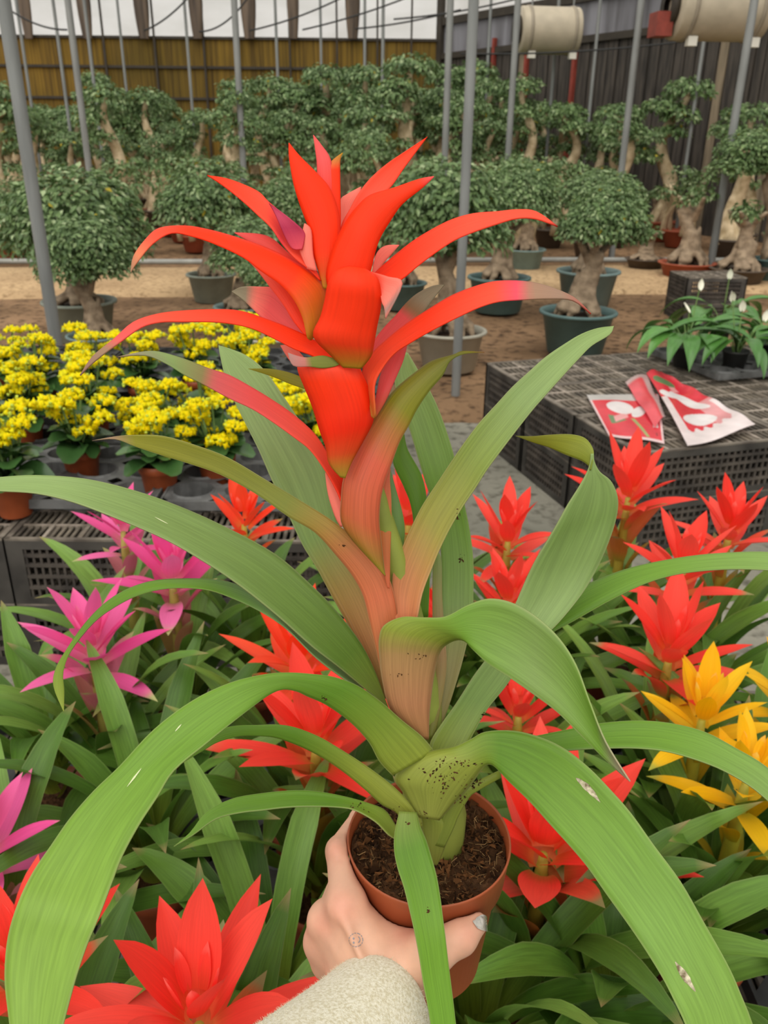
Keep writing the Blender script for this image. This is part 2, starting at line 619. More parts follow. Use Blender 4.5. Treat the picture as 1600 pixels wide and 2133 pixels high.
M['white_sheet'] = sheet_mat('white_plastic_sheet', '#f0f0ee', '#ffffff', 0.95, (0.6, 1, 1.6))
M['grey_sheet'] = sheet_mat('grey_plastic_sheet', '#6d6a6c', '#a9a8ae', 0.5, (3, 3, 0.3))
M['dark_wood'] = plain('dark_batten', '#3a332a', 0.7, noise=0.3, scale=6)
M['rust'] = plain('rusty_red', '#8c3b2e', 0.6, noise=0.3, scale=9)
wx0, wx1 = -24.0, corner.x
wb = MB(); wb.box(wx0, wx1, YB, YB + 0.06, 0, zmat)
wall = tag(wb.build('wall_back', M['reed']), 'brown reed matting wall behind the trees', kind='structure')
# reeds near enough to be told apart only as streaks; battens and posts are built
for z in (zmat, zmat - 0.55, zmat - 1.15):
    q = MB(); q.box(wx0, wx1, YB - 0.05, YB - 0.005, z - 0.025, z + 0.025); q.build('batten', M['dark_wood'], wall)
random.seed(3)
x = wx0
while x < wx1:
    q = MB(); q.box(x - 0.02, x + 0.02, YB - 0.09, YB - 0.052, 0, zmat + 2.6); q.build('stud', M['dark_wood'], wall)
    x += 0.95 + random.uniform(-0.25, 0.25)
pw = MB()
nxs = 60
for i in range(nxs + 1):
    xx = wx0 + (wx1 - wx0) * i / nxs
    for j in range(7):
        pw.v.append((xx, YB + 0.1 + 0.03 * math.sin(i * 1.7 + j * 2), zmat + 0.02 + 2.6 * j / 6))
        pw.c.append((1, 1, 1))
for i in range(nxs):
    for j in range(6):
        pw.f.append((i * 7 + j, (i + 1) * 7 + j, (i + 1) * 7 + j + 1, i * 7 + j + 1))
pw.build('plastic_sheet', M['white_sheet'], wall, True)
# dark rolled-up shade strips hanging against the plastic, with rounded tops
M['shade_brown'] = sheet_mat('brown_shade_cloth', '#4a3c30', '#7d6a58', 0.3, (8, 8, 0.6))
for px in (60, 182, 300, 412, 520, 612, 735):
    p = on_y(px, 75, YB - 0.15)
    w = random.uniform(0.10, 0.17)
    q = MB()
    zz = [p.z - 0.15 + 0.2 * j for j in range(11)]
    for s in (-1, 1):
        pass
    pr = []
    for j, z in enumerate(zz):
        t = j / 10
        ww = w * (0.35 + 0.65 * math.sin(math.pi * min(1, 0.15 + t * 0.9)))
        pr.append((z, ww))
    vs, fs = [], []
    for z, ww in pr:
        for k in range(8):
            a = 2 * math.pi * k / 8
            vs.append((p.x + ww * math.cos(a), p.y + 0.05 * math.sin(a), z + 0.1))
    for j in range(10):
        for k in range(8):
            fs.append((j * 8 + k, j * 8 + (k + 1) % 8, (j + 1) * 8 + (k + 1) % 8, (j + 1) * 8 + k))
    q.add(vs, fs)
    q.build('rolled_shade', M['shade_brown'], wall, True)

# oblique right wall: grey plastic over dark boards, beam at its top
wd = Vector((0.545, -0.839, 0)).normalized()
wn = Vector((wd.y, -wd.x, 0))
c0 = Vector((corner.x, YB, 0))
def wp(s, z, off=0.0):
    return c0 + wd * s + Vector((0, 0, z)) - Vector((-wd.y, wd.x, 0)) * 0 + Vector((wd.y, -wd.x, 0)) * off
M['dark_board'] = plain('dark_board', '#4b443d', 0.75, col2='#2c2824', scale=3, stretch=(6, 6, 0.6))
LW = 17.0
z1, z2 = on_y(940, 118, YB).z, on_y(922, 50, YB).z
vs = [wp(0, 0, -0.05), wp(LW, 0, -0.05), wp(LW, z1, -0.05), wp(0, z1, -0.05), wp(0, 0, -0.01), wp(LW, 0, -0.01), wp(LW, z1, -0.01), wp(0, z1, -0.01)]
FB = [(0, 3, 2, 1), (4, 5, 6, 7), (0, 1, 5, 4), (1, 2, 6, 5), (2, 3, 7, 6), (3, 0, 4, 7)]
wr = tag(mesh_obj('wall_right', vs, FB, M['dark_board'], None, False), 'dark boarded wall receding on the right', kind='structure')
def wbox(name, s0, s1, za, zb, o0, o1, mat):
    vs = [wp(s0, za, o0), wp(s1, za, o0), wp(s1, za, o1), wp(s0, za, o1), wp(s0, zb, o0), wp(s1, zb, o0), wp(s1, zb, o1), wp(s0, zb, o1)]
    return mesh_obj(name, vs, FB, mat, wr, False)
s = 0.12
random.seed(8)
M['board_pale'] = plain('weathered_board', '#8b7c66', 0.8, noise=0.4, scale=4, stretch=(5, 5, 0.5))
while s < LW - 0.4:
    w = random.uniform(0.16, 0.3)
    wbox('plank', s, s + w - 0.03, 0.05, z1 - 0.02, 0.0 - 0.012, 0.012 + random.uniform(0, 0.02), M['dark_board'] if random.random() > 0.12 else M['board_pale'])
    s += w
wbox('plastic_sheet', 0, LW, z1 + 0.03, z2, -0.03, 0.0, M['grey_sheet'])
wbox('plastic_sheet', 0, LW, z2 + 0.08, z2 + 2.2, -0.03, 0.0, M['white_sheet'])
wbox('beam', 0, LW, z1 - 0.06, z1 + 0.05, -0.02, 0.08, M['dark_wood'])
wbox('beam', 0, LW, z2 - 0.04, z2 + 0.1, -0.02, 0.08, M['dark_wood'])
wbox('corner_post', -0.08, 0.08, 0, z2 + 2.0, -0.06, 0.1, M['dark_wood'])
for px in (1060, 1130, 1230, 1350):
    t = (px - 921) / 679 * 7.0 * (0.75 + 0.25 * (px - 921) / 679)
    wbox('red_post', t, t + 0.07, 0.6, z1 + 0.2, 0.03, 0.1, M['rust'])

# galvanised posts
def pole(x, y, Y, r, label, ztop=5.0, zb=0.0, group=None):
    p = on_y(x, y, Y)
    q = MB()
    q.tube([(0, 0, 0), (0, 0, 0.02), (0, 0, 2.0), (0, 0, 3.5), (0, 0, ztop - zb)], r, 14)
    o = q.build('steel_post', M['steel'], None, True)
    o.location = (p.x, p.y, zb)
    tag(o, label, 'post', group)
    return o
pb = on_z(949, 822, ZS)
pole(949, 822, pb.y, 0.026, 'thick galvanised steel post standing in the bare earth beside the red flower head', zb=0.03)
pole(64, 370, 4.6, 0.034, 'thick galvanised steel post at the left, behind the yellow flowers', zb=-0.02)
for i, (x, y, Y, r) in enumerate(((160, 150, 10.2, 0.036), (497, 170, 11.6, 0.04), (935, 100, 11.0, 0.04), (1073, 100, 11.6, 0.04), (1326, 90, 10.8, 0.04), (1557, 90, 9.2, 0.04))):
    pole(x, y, Y, r, ('slim grey post rising from the trees right of the leftmost thick post', 'slim grey post rising above the flower head from the tree rows', 'slim grey post just left of the thick middle post', 'slim grey post before the first cream blower drum', 'slim grey post between the two cream blower drums', 'slim grey post under the big cream drum at the right')[i], zb=0.03)
for n_, (x, Y) in enumerate(((42, 15), (118, 14), (182, 13.6), (250, 17), (388, 15), (575, 15.5), (668, 17), (760, 16), (798, 13.5), (1020, 15.5), (1160, 14), (1245, 13.5), (1470, 12.6))):
    pole(x, 60, Y, 0.024, 'thin grey post far back among the dense trees, ' + ('first', 'second', 'third', 'fourth', 'fifth', 'sixth', 'seventh', 'eighth', 'ninth', 'tenth', 'eleventh', 'twelfth', 'last')[n_] + ' from the left', zb=0.03, group='thin posts among the far trees')

# sagging cables under the roof
M['cable'] = plain('black_cable', '#2a2a2a', 0.6)
for i, (xa, ya, xb, yb, sag) in enumerate(((-20, -10, 140, 62, 14), (300, 64, 420, -40, 10), (415, 66, 520, -10, 14), (520, 64, 730, -14, 6), (630, 62, 860, -10, 4), (740, 60, 960, 20, 4), (820, 40, 1120, -14, 6), (960, 112, 1600, 60, 12))):
    P, Q = on_y(xa, ya, 13.0), on_y(xb, yb, 13.0)
    q = MB()
    q.tube([P.lerp(Q, t) - Vector((0, 0, 4 * t * (1 - t) * sag * 13 / 1725)) for t in np.linspace(0, 1, 14)], 0.012, 6)
    tag(q.build('cable', M['cable'], None, True), 'thin dark cable sagging between posts under the roof, ' + ('first', 'second', 'third', 'fourth', 'fifth', 'sixth', 'last')[i] + ' from the left' if i < 7 else 'long thin cable running above the trees before the boarded wall', 'cable', 'cables under the roof' if i < 7 else None)

# cream drum blowers
M['cream'] = plain('cream_paint', '#b8ac96', 0.5, noise=0.15, scale=6)
M['cream2'] = plain('cream_band', '#9a8f7d', 0.5, noise=0.15, scale=6)
M['white_box'] = plain('white_plastic', '#d8d4c8', 0.5)
def blower(px, py, Y, L, R, yaw, label, motor):
    c = on_y(px, py, Y)
    t = thing('drum_blower', label, 'blower', c, yaw)
    def drum(prof):
        q = MB(); q.lathe(prof, 32)
        return q
    rot = Matrix.Rotation(math.pi / 2, 4, 'Y')
    o = drum([(0.0, -L / 2), (R * 0.55, -L / 2), (R * 0.6, -L / 2 + 0.01), (R * 0.97, -L / 2 + 0.01), (R, -L / 2 + 0.03), (R, L / 2 - 0.03), (R * 0.97, L / 2 - 0.01), (0.0, L / 2 - 0.01)]).build('drum', M['cream'], t, True)
    o.matrix_local = rot
    for z in (-L * 0.36, L * 0.38):
        o = drum([(R - 0.01, z - 0.02), (R + 0.012, z - 0.02), (R + 0.012, z + 0.02), (R - 0.01, z + 0.02)]).build('band', M['cream2'], t, True)
        o.matrix_local = rot
    o = drum([(R * 0.3, -L / 2 - 0.06), (R * 0.62, -L / 2 - 0.06), (R * 0.62, -L / 2 + 0.0), (R * 0.3, -L / 2)]).build('inlet_ring', M['dark_wood'], t, True)
    o.matrix_local = rot
    for x in (-L * 0.3, L * 0.4):
        q = MB(); q.box(x - 0.05, x + 0.05, -R * 0.3 - 0.08, -R * 0.3, -R - 0.06, -R * 0.9); q.build('foot', M['white_box'], t)
        q = MB(); q.tube([(x, 0, R * 0.9), (x, 0, R + 2.0)], 0.012, 6); q.build('hanger_rod', M['steel'], t)
    if motor:
        q = MB(); q.box(-L / 2 - 0.2, -L / 2 - 0.02, -0.12, 0.12, -R * 0.9, -R * 0.2); q.build('motor', M['rust'], t)
    return t
blower(1142, 64, 13.6, 0.86, 0.30, 0.12, 'small cream drum blower hanging before the grey plastic wall', False)
blower(1495, 14, 10.4, 1.0, 0.33, 0.10, 'large cream drum blower with a red motor at the top right', True)
# ------------------------------------------------------------------ ficus trees
M['ficus_leaf'] = col_mat('ficus_leaf', 0.42, 0.25, 3.0, spec=0.4, trans=0.18)
M['bark'] = plain('ficus_bark', '#a8937a', 0.8, col2='#6c5b48', scale=9, bump=0.5, detail=8, bscale=30)
M['bark_pale'] = plain('pale_bark', '#dcc7a4', 0.8, col2='#a8926e', scale=7, bump=0.4, detail=6)
M['pot_teal'] = plain('pot_teal', '#7b9290', 0.5, noise=0.2, scale=5)
M['pot_teal2'] = plain('pot_dark_teal', '#5b7775', 0.5, noise=0.2, scale=5)
M['pot_grey'] = plain('pot_grey', '#8f978a', 0.55, noise=0.2, scale=5)
M['pot_cream'] = plain('pot_cream', '#b6b2a2', 0.55, noise=0.18, scale=4)
M['pot_terra'] = plain('pot_terracotta', '#a8553a', 0.6, noise=0.2, scale=6)
M['pot_bowl'] = plain('pot_dark_bowl', '#5c5045', 0.6, noise=0.2, scale=6)
M['dirt'] = plain('potting_dirt', '#55402f', 0.95, col2='#33251a', scale=20, bump=0.7)


def leaf_cloud(rg, centers, radii, n, ls, droop=0.35, shell=0.55):
    """Folded ovate leaves scattered over the shells of ellipsoids."""
    vs, fs, cs = [], [], []
    vol = np.array([r[0] * r[1] + r[0] * r[2] + r[1] * r[2] for r in radii])
    pick = rg.choice(len(centers), n, p=vol / vol.sum())
    ca, cb, cc_ = lin('#506a3e'), lin('#819b62'), lin('#b2c294')
    lob = rg.normal(0, 1, (len(centers), 14, 3))
    lob /= np.linalg.norm(lob, axis=2, keepdims=True)
    for q in range(n):
        c, r = np.array(centers[pick[q]]), np.array(radii[pick[q]])
        u = rg.normal(0, 1, 3)
        u /= np.linalg.norm(u)
        if u[2] < -0.35:
            u[2] *= -0.6
        bump = np.max(lob[pick[q]] @ u)
        rr = (shell + (1 - shell) * rg.random() ** 0.45) * (0.72 + 0.32 * bump)
        p = c + u * r * rr
        nrm = u + np.array((0, 0, 0.7)) + rg.normal(0, 0.45, 3)
        nrm /= np.linalg.norm(nrm)
        d = u * np.array((1, 1, 0.2)) + rg.normal(0, 0.6, 3) - np.array((0, 0, droop))
        d -= nrm * (d @ nrm)
        d /= np.linalg.norm(d) + 1e-6
        s = np.cross(nrm, d)
        L = ls * rg.uniform(0.75, 1.25)
        w = L * 0.27
        b = len(vs)
        vs += [p, p + d * L * 0.45 + s * w + nrm * w * 0.35, p + d * L - nrm * L * 0.1, p + d * L * 0.45 - s * w + nrm * w * 0.35]
        fs += [(b, b + 1, b + 2), (b, b + 2, b + 3)]
        g = rg.random()
        col = mix(ca, cb, g) if g < 0.82 else mix(cb, cc_, rg.random())
        if rg.random() < 0.004:
            col = lin('#c8b432')
        cs += [col] * 4
    return vs, fs, cs


def leaf_mesh(name, rg, centers, radii, n, ls, **kw):
    v, f, c = leaf_cloud(rg, centers, radii, n, ls, **kw)
    me = bpy.data.meshes.new(name)
    me.from_pydata([tuple(p) for p in v], [], f)
    finish(me, M['ficus_leaf'], False, c)
    return me


rg = np.random.default_rng(11)
CROWN = [leaf_mesh('crown', rg, [(0, 0, 0)], [(1, 1, 0.8)], 5200, 0.115),
         leaf_mesh('crown', rg, [(0, 0, 0), (0.4, 0.2, -0.2), (-0.45, -0.1, -0.15)], [(0.85, 0.85, 0.8), (0.6, 0.6, 0.55), (0.6, 0.6, 0.5)], 5600, 0.115),
         leaf_mesh('crown', rg, [(0, 0, 0.15), (0.35, -0.2, -0.3), (-0.4, 0.1, -0.35), (0, -0.3, -0.2)], [(0.85, 0.8, 0.7), (0.6, 0.6, 0.5), (0.6, 0.6, 0.5), (0.6, 0.5, 0.5)], 5600, 0.115)]


TUFT = leaf_mesh('leaf_tuft', rg, [(0, 0, 0)], [(1, 1, 0.8)], 90, 0.42, shell=0.3)


def bulb_trunk(seed):
    """Unit-high ginseng ficus trunk: swollen roots, a body, branches into the crown."""
    r_ = np.random.default_rng(seed)
    caps = [((0, 0, 0.22), (r_.normal(0, 0.02), r_.normal(0, 0.02), 0.46), 0.12, 0.085),
            ((r_.normal(0, 0.02), 0, 0.44), (r_.normal(0, 0.05), r_.normal(0, 0.04), 0.8), 0.085, 0.06)]
    n = 9
    for k in range(n):
        a = 2 * math.pi * k / n + r_.normal(0, 0.2)
        rr = r_.uniform(0.13, 0.24)
        mid_ = (0.09 * math.cos(a), 0.09 * math.sin(a), 0.26)
        low = (rr * math.cos(a), rr * math.sin(a), 0.0)
        knee = (rr * 0.85 * math.cos(a + 0.2), rr * 0.85 * math.sin(a + 0.2), 0.12)
        caps.append((mid_, knee, 0.042, r_.uniform(0.03, 0.07)))
        caps.append((knee, low, 0.036, 0.022))
        caps.append(((0.075 * math.cos(a), 0.075 * math.sin(a), r_.uniform(0.38, 0.6)), mid_, 0.022, 0.04))
    for k in range(4):
        a = 2 * math.pi * k / 4 + r_.normal(0, 0.3)
        caps.append(((0, 0, 0.7), (0.2 * math.cos(a), 0.2 * math.sin(a), 1.0), 0.045, 0.025))
    V, F = surface_net(cap_sdf(caps, 0.012), (-0.36, -0.36, -0.06), (0.36, 0.36, 1.08), 0.019)
    me = bpy.data.meshes.new('trunk')
    me.from_pydata([tuple(v) for v in V], [], F)
    finish(me, M['bark'], True)
    return me


TRUNK = [bulb_trunk(s) for s in (1, 2, 3, 4)]
POTS = {}


def tub_mesh(mat):
    """Round nursery tub, unit rim diameter, 0.55 high."""
    if mat not in POTS:
        q = MB()
        q.lathe([(0.0, 0.0), (0.34, 0.0), (0.36, 0.01), (0.455, 0.50), (0.50, 0.505), (0.505, 0.53), (0.495, 0.545), (0.45, 0.54), (0.43, 0.48), (0.42, 0.44)], 40)
        d = MB()
        d.lathe([(0.43, 0.455), (0.2, 0.475), (0.0, 0.485)], 28)
        POTS[mat] = (q.mesh('tub', M[mat], True), d.mesh('dirt', M['dirt'], True))
    return POTS[mat]


def solve_tub(px, py, wpx, hr=0.545, floor=ZS):
    D = 0.5
    for _ in range(8):
        p = on_z(px, py, floor + hr * D)
        D = wpx * depth_of(p) / FPX
    return p, D


def ficus(px, py, wpx, pot, label, crown=None, ci=0, ti=0, rot=0.0, trunk_top=None, hr=0.545, tscale=None, name='ficus_bonsai'):
    """px, py, wpx: centre and width of the tub's rim; crown: (cx, cy, rx, ry) in the photograph."""
    p, D = solve_tub(px, py, wpx)
    t = thing(name, label, 'tree', (p.x, p.y, ZS + 0.012), rot)
    tm, dm = tub_mesh(pot)
    o = link('tub', tm, t); o.scale = (D, D, D)
    s = link('dirt', dm, o)
    dep = depth_of(p)
    if crown:
        cx, cy, rx, ry = crown
        cw = at(cx, cy, dep) if len(crown) == 4 else at(cx, cy, dep)
        cw = on_y(cx, cy, p.y)
        R, RZ = rx * dep / FPX, ry * dep / FPX
        top = cw.z - 0.35 * RZ
    else:
        top = ZS + 0.47 * D + (trunk_top or 1.0) * D
        cw = None
    z0 = 0.45 * D
    h = max(top - ZS - z0, 0.15)
    tr = link('trunk', TRUNK[ti], t)
    tr.location = (0, 0, z0)
    wsc = tscale or 1.45 * D
    if cw is not None:
        off = Vector((cw.x - p.x, 0, 0))
        loc = Matrix.Rotation(-rot, 3, 'Z') @ off
        sh = Matrix.Identity(4)
        sh[0][0] = wsc; sh[1][1] = wsc; sh[2][2] = h
        sh[0][2] = loc.x * 0.9; sh[1][2] = loc.y * 0.9
        tr.matrix_local = Matrix.Translation((0, 0, z0)) @ sh
        c = link('crown', CROWN[ci], t)
        c.location = (loc.x, loc.y, cw.z - ZS)
        c.scale = (R, R, RZ / 0.8)
        c['kind'] = 'stuff'
    else:
        tr.scale = (wsc, wsc, h)
    return t


ficus(165, 628, 152, 'pot_grey', 'round-headed ficus in a grey-green tub beside the left post', (165, 485, 152, 118), 0, 0, 0.3)
ficus(200, 700, 120, 'pot_teal', 'ficus with a thick bulbous trunk in a teal tub behind the yellow flowers', (178, 535, 100, 72), 2, 1, 1.0)
ficus(440, 572, 104, 'pot_grey', 'ficus with a broad crown in a grey-green tub beyond the sandy path', (440, 428, 115, 88), 1, 2, 0.6)
ficus(500, 640, 110, 'pot_teal', 'ficus in a dark teal tub half hidden by a red bract', (520, 520, 90, 60), 2, 3, 1.2)
ficus(560, 700, 130, 'pot_cream', 'ficus trunk in a cream tub right behind the yellow flowers', (555, 580, 70, 40), 2, 1, 2.2)
ficus(938, 690, 152, 'pot_cream', 'ficus in a cream tub standing beside the middle post', (925, 455, 135, 105), 2, 0, 0.5)
ficus(1040, 578, 132, 'pot_teal2', 'ficus with a pale swollen trunk in a dark teal tub', (1075, 430, 90, 75), 0, 1, 2.0)
ficus(1095, 520, 84, 'pot_teal', 'ficus in a teal tub behind the pale swollen trunk', (1090, 400, 85, 62), 1, 2, 0.9)
ficus(1205, 650, 160, 'pot_teal2', 'ficus on spreading bulbous roots in the nearest dark teal tub', (1262, 470, 98, 74), 1, 3, 0.2)
ficus(1226, 565, 132, 'pot_teal', 'ficus in a grey-teal tub behind the nearest dark teal tub', (1255, 415, 90, 50), 0, 0, 1.4)
ficus(840, 590, 100, 'pot_teal2', 'ficus in a dark tub partly hidden behind the red flower head', (840, 430, 90, 70), 0, 2, 2.4)
ficus(1612, 540, 92, 'pot_teal2', 'dark-leaved ficus with a wide crown at the right edge', (1570, 330, 90, 48), 2, 1, 0.7)
ficus(20, 500, 70, 'pot_terra', 'ficus in a terracotta pot at the left edge beyond the post', (25, 440, 75, 60), 1, 0, 0.4)
ficus(640, 560, 84, 'pot_teal', 'ficus half hidden between the upper red bracts', (600, 440, 75, 60), 0, 3, 1.9)
# bare root ficuses
def caudex(px, py, wpx, pot, label, ti, rot, up, tsc):
    p, D = solve_tub(px, py, wpx, 0.3)
    t = thing('root_ficus', label, 'tree', (p.x, p.y, ZS + 0.012), rot)
    tm, dm = tub_mesh(pot)
    o = link('bowl', tm, t); o.scale = (D, D, D * 0.55)
    link('dirt', dm, o)
    tr = link('trunk', TRUNK[ti], t)
    tr.location = (0, 0, 0.22 * D)
    tr.scale = (tsc * D, tsc * D, up * D)
    for k in range(2):
        a = k * 2.4 + rot
        c = link('leaf_tuft', TUFT, t)
        c.location = (0.1 * D * math.cos(a), 0.1 * D * math.sin(a), 0.22 * D + up * D * (1.0 - 0.06 * k))
        c.scale = (0.25 * D, 0.25 * D, 0.25 * D)
        c['kind'] = 'stuff'
    return t
caudex(1432, 548, 118, 'pot_terra', 'leafless root ficus with a bulging trunk in a low terracotta bowl', 1, 0.2, 1.15, 1.5)
caudex(1540, 560, 120, 'pot_bowl', 'dark leafless root ficus right of the terracotta bowl', 2, 0.9, 1.0, 1.6)
caudex(1345, 540, 84, 'pot_bowl', 'small squat root ficus in a dark bowl beside the terracotta bowl', 3, 1.6, 0.7, 1.7)
caudex(1592, 560, 60, 'pot_teal', 'root ficus in a teal bowl cut off by the right edge', 0, 2.6, 1.2, 1.5)

# terracotta planter boxes with small stumps
PB = MB()
def frust(q, w0, d0, w1, d1, z0, z1):
    q.add([(-w0, -d0, z0), (w0, -d0, z0), (w0, d0, z0), (-w0, d0, z0), (-w1, -d1, z1), (w1, -d1, z1), (w1, d1, z1), (-w1, d1, z1)], [(0, 3, 2, 1), (0, 1, 5, 4), (1, 2, 6, 5), (2, 3, 7, 6), (3, 0, 4, 7)])
frust(PB, 0.40, 0.30, 0.47, 0.36, 0, 0.40)
frust(PB, 0.47, 0.36, 0.52, 0.41, 0.40, 0.401)
frust(PB, 0.52, 0.41, 0.53, 0.42, 0.401, 0.47)
PBM = PB.mesh('box', M['pot_terra'])
dm_ = MB(); dm_.box(-0.47, 0.47, -0.36, 0.36, 0.36, 0.40); DBM = dm_.mesh('dirt', M['dirt'])
for i, (px, py, w) in enumerate(((1362, 452, 66), (1412, 452, 52), (1480, 440, 60), (1530, 432, 78), (1590, 425, 60))):
    p = on_z(px, py, ZS + 0.3)
    D = w * depth_of(p) / FPX
    t = thing('planter_box', ('terracotta planter box left of the tall bulging root trunk', 'terracotta planter box just behind the bulging root trunk', 'terracotta planter box between the two root trunks', 'long terracotta planter box at the right beyond the path', 'terracotta planter box cut by the right edge')[i], 'planter', (p.x, p.y, ZS + 0.012), 0.1)
    o = link('box', PBM, t); o.scale = (D, D, D * 0.9)
    link('dirt', DBM, o)
    tr = link('trunk', TRUNK[i % 4], t); tr.location = (0, 0, 0.34 * D); tr.scale = (D * 0.8, D * 0.8, D * 0.9)
    c = link('leaf_tuft', TUFT, t); c.location = (0, 0, 1.25 * D); c.scale = (0.4 * D, 0.4 * D, 0.34 * D); c['kind'] = 'stuff'

# tall trained ficuses in dense rows: twisting pale trunks with leaf pads
def tall_proto(seed, H, loop=False):
    r_ = np.random.default_rng(seed)
    pts, rad = [], []
    n = 16
    ph, am = r_.random() * 6.28, r_.uniform(0.05, 0.13)
    for i in range(n + 1):
        t = i / n
        pts.append((am * math.sin(ph + t * 9) * (0.4 + t), am * 0.8 * math.cos(ph + t * 7.5), 0.22 + (H - 0.3) * t))
        rad.append(0.09 * (1 - t) ** 0.8 + 0.036)
    q = MB()
    q.tube(pts, rad, 9, True, None, lambda i, a: 1 + 0.18 * math.sin(3 * a + i))
    for k in range(4):
        a = k * 1.6 + ph
        q.tube([(0.2 * math.cos(a), 0.2 * math.sin(a), 0.2), (0.11 * math.cos(a), 0.11 * math.sin(a), 0.34), (pts[2][0], pts[2][1], 0.6)], [0.05, 0.055, 0.03], 6)
    if loop:
        zc = H * 0.34
        q.tube([(pts[5][0] + 0.13 * math.sin(a), -0.03, zc + 0.2 * math.cos(a)) for a in np.linspace(0, 6.28, 17)], 0.04, 7)
    cen, rr = [], []
    npad = 5
    H_ = H
    for k in range(npad):
        t = (0.5, 0.74, 0.84, 0.92, 1.0)[k]
        i = int(t * n)
        a = r_.random() * 6.28
        rad_ = (0.17, 0.26, 0.27, 0.28, 0.36)[k]
        off = 0.24 if k < npad - 1 else 0.03
        e = (pts[i][0] + off * math.cos(a), pts[i][1] + off * math.sin(a), pts[i][2] + 0.06)
        q.tube([pts[i], e], [0.03, 0.018], 5)
        cen.append(e)
        rr.append((rad_ * r_.uniform(0.8, 1.15), rad_ * r_.uniform(0.8, 1.15), rad_ * 0.52))
    return q.mesh('trunk', M['bark_pale'], True), leaf_mesh('foliage', r_, cen, rr, 1500, 0.078, shell=0.5)


def bush_proto(seed):
    """Low spreading ficus with loops of bare root."""
    r_ = np.random.default_rng(seed)
    q = MB()
    for k in range(5):
        a = k * 1.3 + r_.random()
        b = a + r_.uniform(0.8, 2)
        q.tube([(0.25 * math.cos(a), 0.25 * math.sin(a), 0.2), (0.3 * math.cos(a), 0.2 * math.sin(a), 0.5), (0.12 * math.cos(b), 0.12 * math.sin(b), 0.75), (0.3 * math.cos(b), 0.3 * math.sin(b), 1.0)], [0.06, 0.05, 0.05, 0.02], 7)
    cen = [(0.35 * math.cos(a), 0.35 * math.sin(a), r_.uniform(0.7, 1.1)) for a in np.linspace(0, 6.28, 6)[:-1]] + [(0, 0, 1.15)]
    return q.mesh('trunk', M['bark_pale'], True), leaf_mesh('foliage', r_, cen, [(0.26, 0.26, 0.16)] * 6, 600, 0.08, shell=0.4)


TALL = [tall_proto(21, 2.0), tall_proto(22, 2.15, True), tall_proto(23, 1.85), tall_proto(24, 2.3), tall_proto(25, 1.7, True), tall_proto(26, 2.1)]
BUSH = [bush_proto(31), bush_proto(32)]
q = MB(); q.lathe([(0, 0), (0.17, 0), (0.235, 0.25), (0.255, 0.255), (0.255, 0.28), (0.225, 0.28), (0.215, 0.24), (0, 0.25)], 16)
TPOT = {k: None for k in ('pot_terra', 'pot_bowl')}
for k in TPOT:
    TPOT[k] = q.mesh('pot', M[k], True)
random.seed(5)
row = 0
for Y in (10.9, 12.0, 13.1, 14.3, 15.5, 16.9, 18.4):
    x = -0.46 * Y + random.uniform(0, 0.4)
    while x < 0.47 * Y:
        yy = Y + random.uniform(-0.25, 0.25)
        # keep clear of the oblique wall on the right
        dwall = (x - c0.x) * 0.839 + (yy - c0.y) * 0.545
        if dwall < -0.9:
            near = row < 2
            zone = 'left' if x < -1.5 else ('middle' if x < 1.6 else 'right')
            if near and random.random() < 0.25:
                x += random.uniform(0.5, 0.9)
                continue
            if near:
                lab = {'left': 'low ficus with looping bare roots in the front of the dense rows, left', 'middle': 'low ficus with looping bare roots in the dense rows behind the flower head', 'right': 'low ficus with looping bare roots in the dense rows at the right'}[zone]
                grp = 'low root ficuses, ' + zone
                tm, lm = BUSH[random.randrange(2)] if random.random() < 0.6 else TALL[random.randrange(6)]
                sc = random.uniform(0.7, 0.95)
            else:
                lab = {'left': 'tall trained ficus with leaf pads before the reed wall, left of the flower', 'middle': 'tall trained ficus with leaf pads rising behind the red flower head', 'right': 'tall trained ficus with leaf pads before the dark boarded wall'}[zone]
                grp = 'tall trained ficuses, ' + zone
                tm, lm = TALL[random.randrange(6)]
                sc = (0.70 if zone == 'left' else 0.88) + 0.034 * row + random.uniform(-0.16, 0.12)
                if zone == 'left' and random.random() < 0.3:
                    sc *= 0.75
            rel = Vector((x, yy, 1.6)) - CAM
            sx = CW / 2 + FPX * rel.dot(_r) / rel.dot(_f)
            mark = next(m_ for lim, m_ in ((60, 'at the left edge, behind the thick post'), (150, 'just right of the thick left post'), (250, 'beside the slim post at the left'), (370, 'above the round-headed ficus crown'), (470, 'above the leftmost red bract tip'), (560, 'by the slim post left of the flower'), (640, 'left of the topmost red bracts'), (740, 'straight behind the topmost red bracts'), (850, 'behind the upper right red bract'), (930, 'left of the thick middle post'), (1010, 'behind the thick middle post'), (1090, 'left under the small cream blower'), (1200, 'under the small cream blower'), (1340, 'between the two cream blowers'), (1450, 'left under the large cream blower'), (9999, 'at the right under the large cream blower')) if sx < lim)
            lab = ('low root ficus ' if near else 'tall trained ficus ') + mark + ', ' + ('first', 'second', 'third', 'fourth', 'fifth', 'sixth', 'seventh')[row] + ' dense row'
            t = thing('trained_ficus', lab, 'tree', (x, yy, ZS + 0.012), random.uniform(0, 6.28), grp, sc)
            link('trunk', tm, t)
            f_ = link('foliage', lm, t)
            f_['kind'] = 'stuff'
            link('pot', TPOT['pot_terra' if random.random() < 0.6 else 'pot_bowl'], t)
        x += random.uniform(0.72, 1.0) if row < 2 else random.uniform(0.48, 0.7)
    row += 1
_seen = {}
for _o in C.objects:
    if _o.name.startswith('trained_ficus') and _o.parent is None:
        _seen.setdefault(_o['label'], []).append(_o)
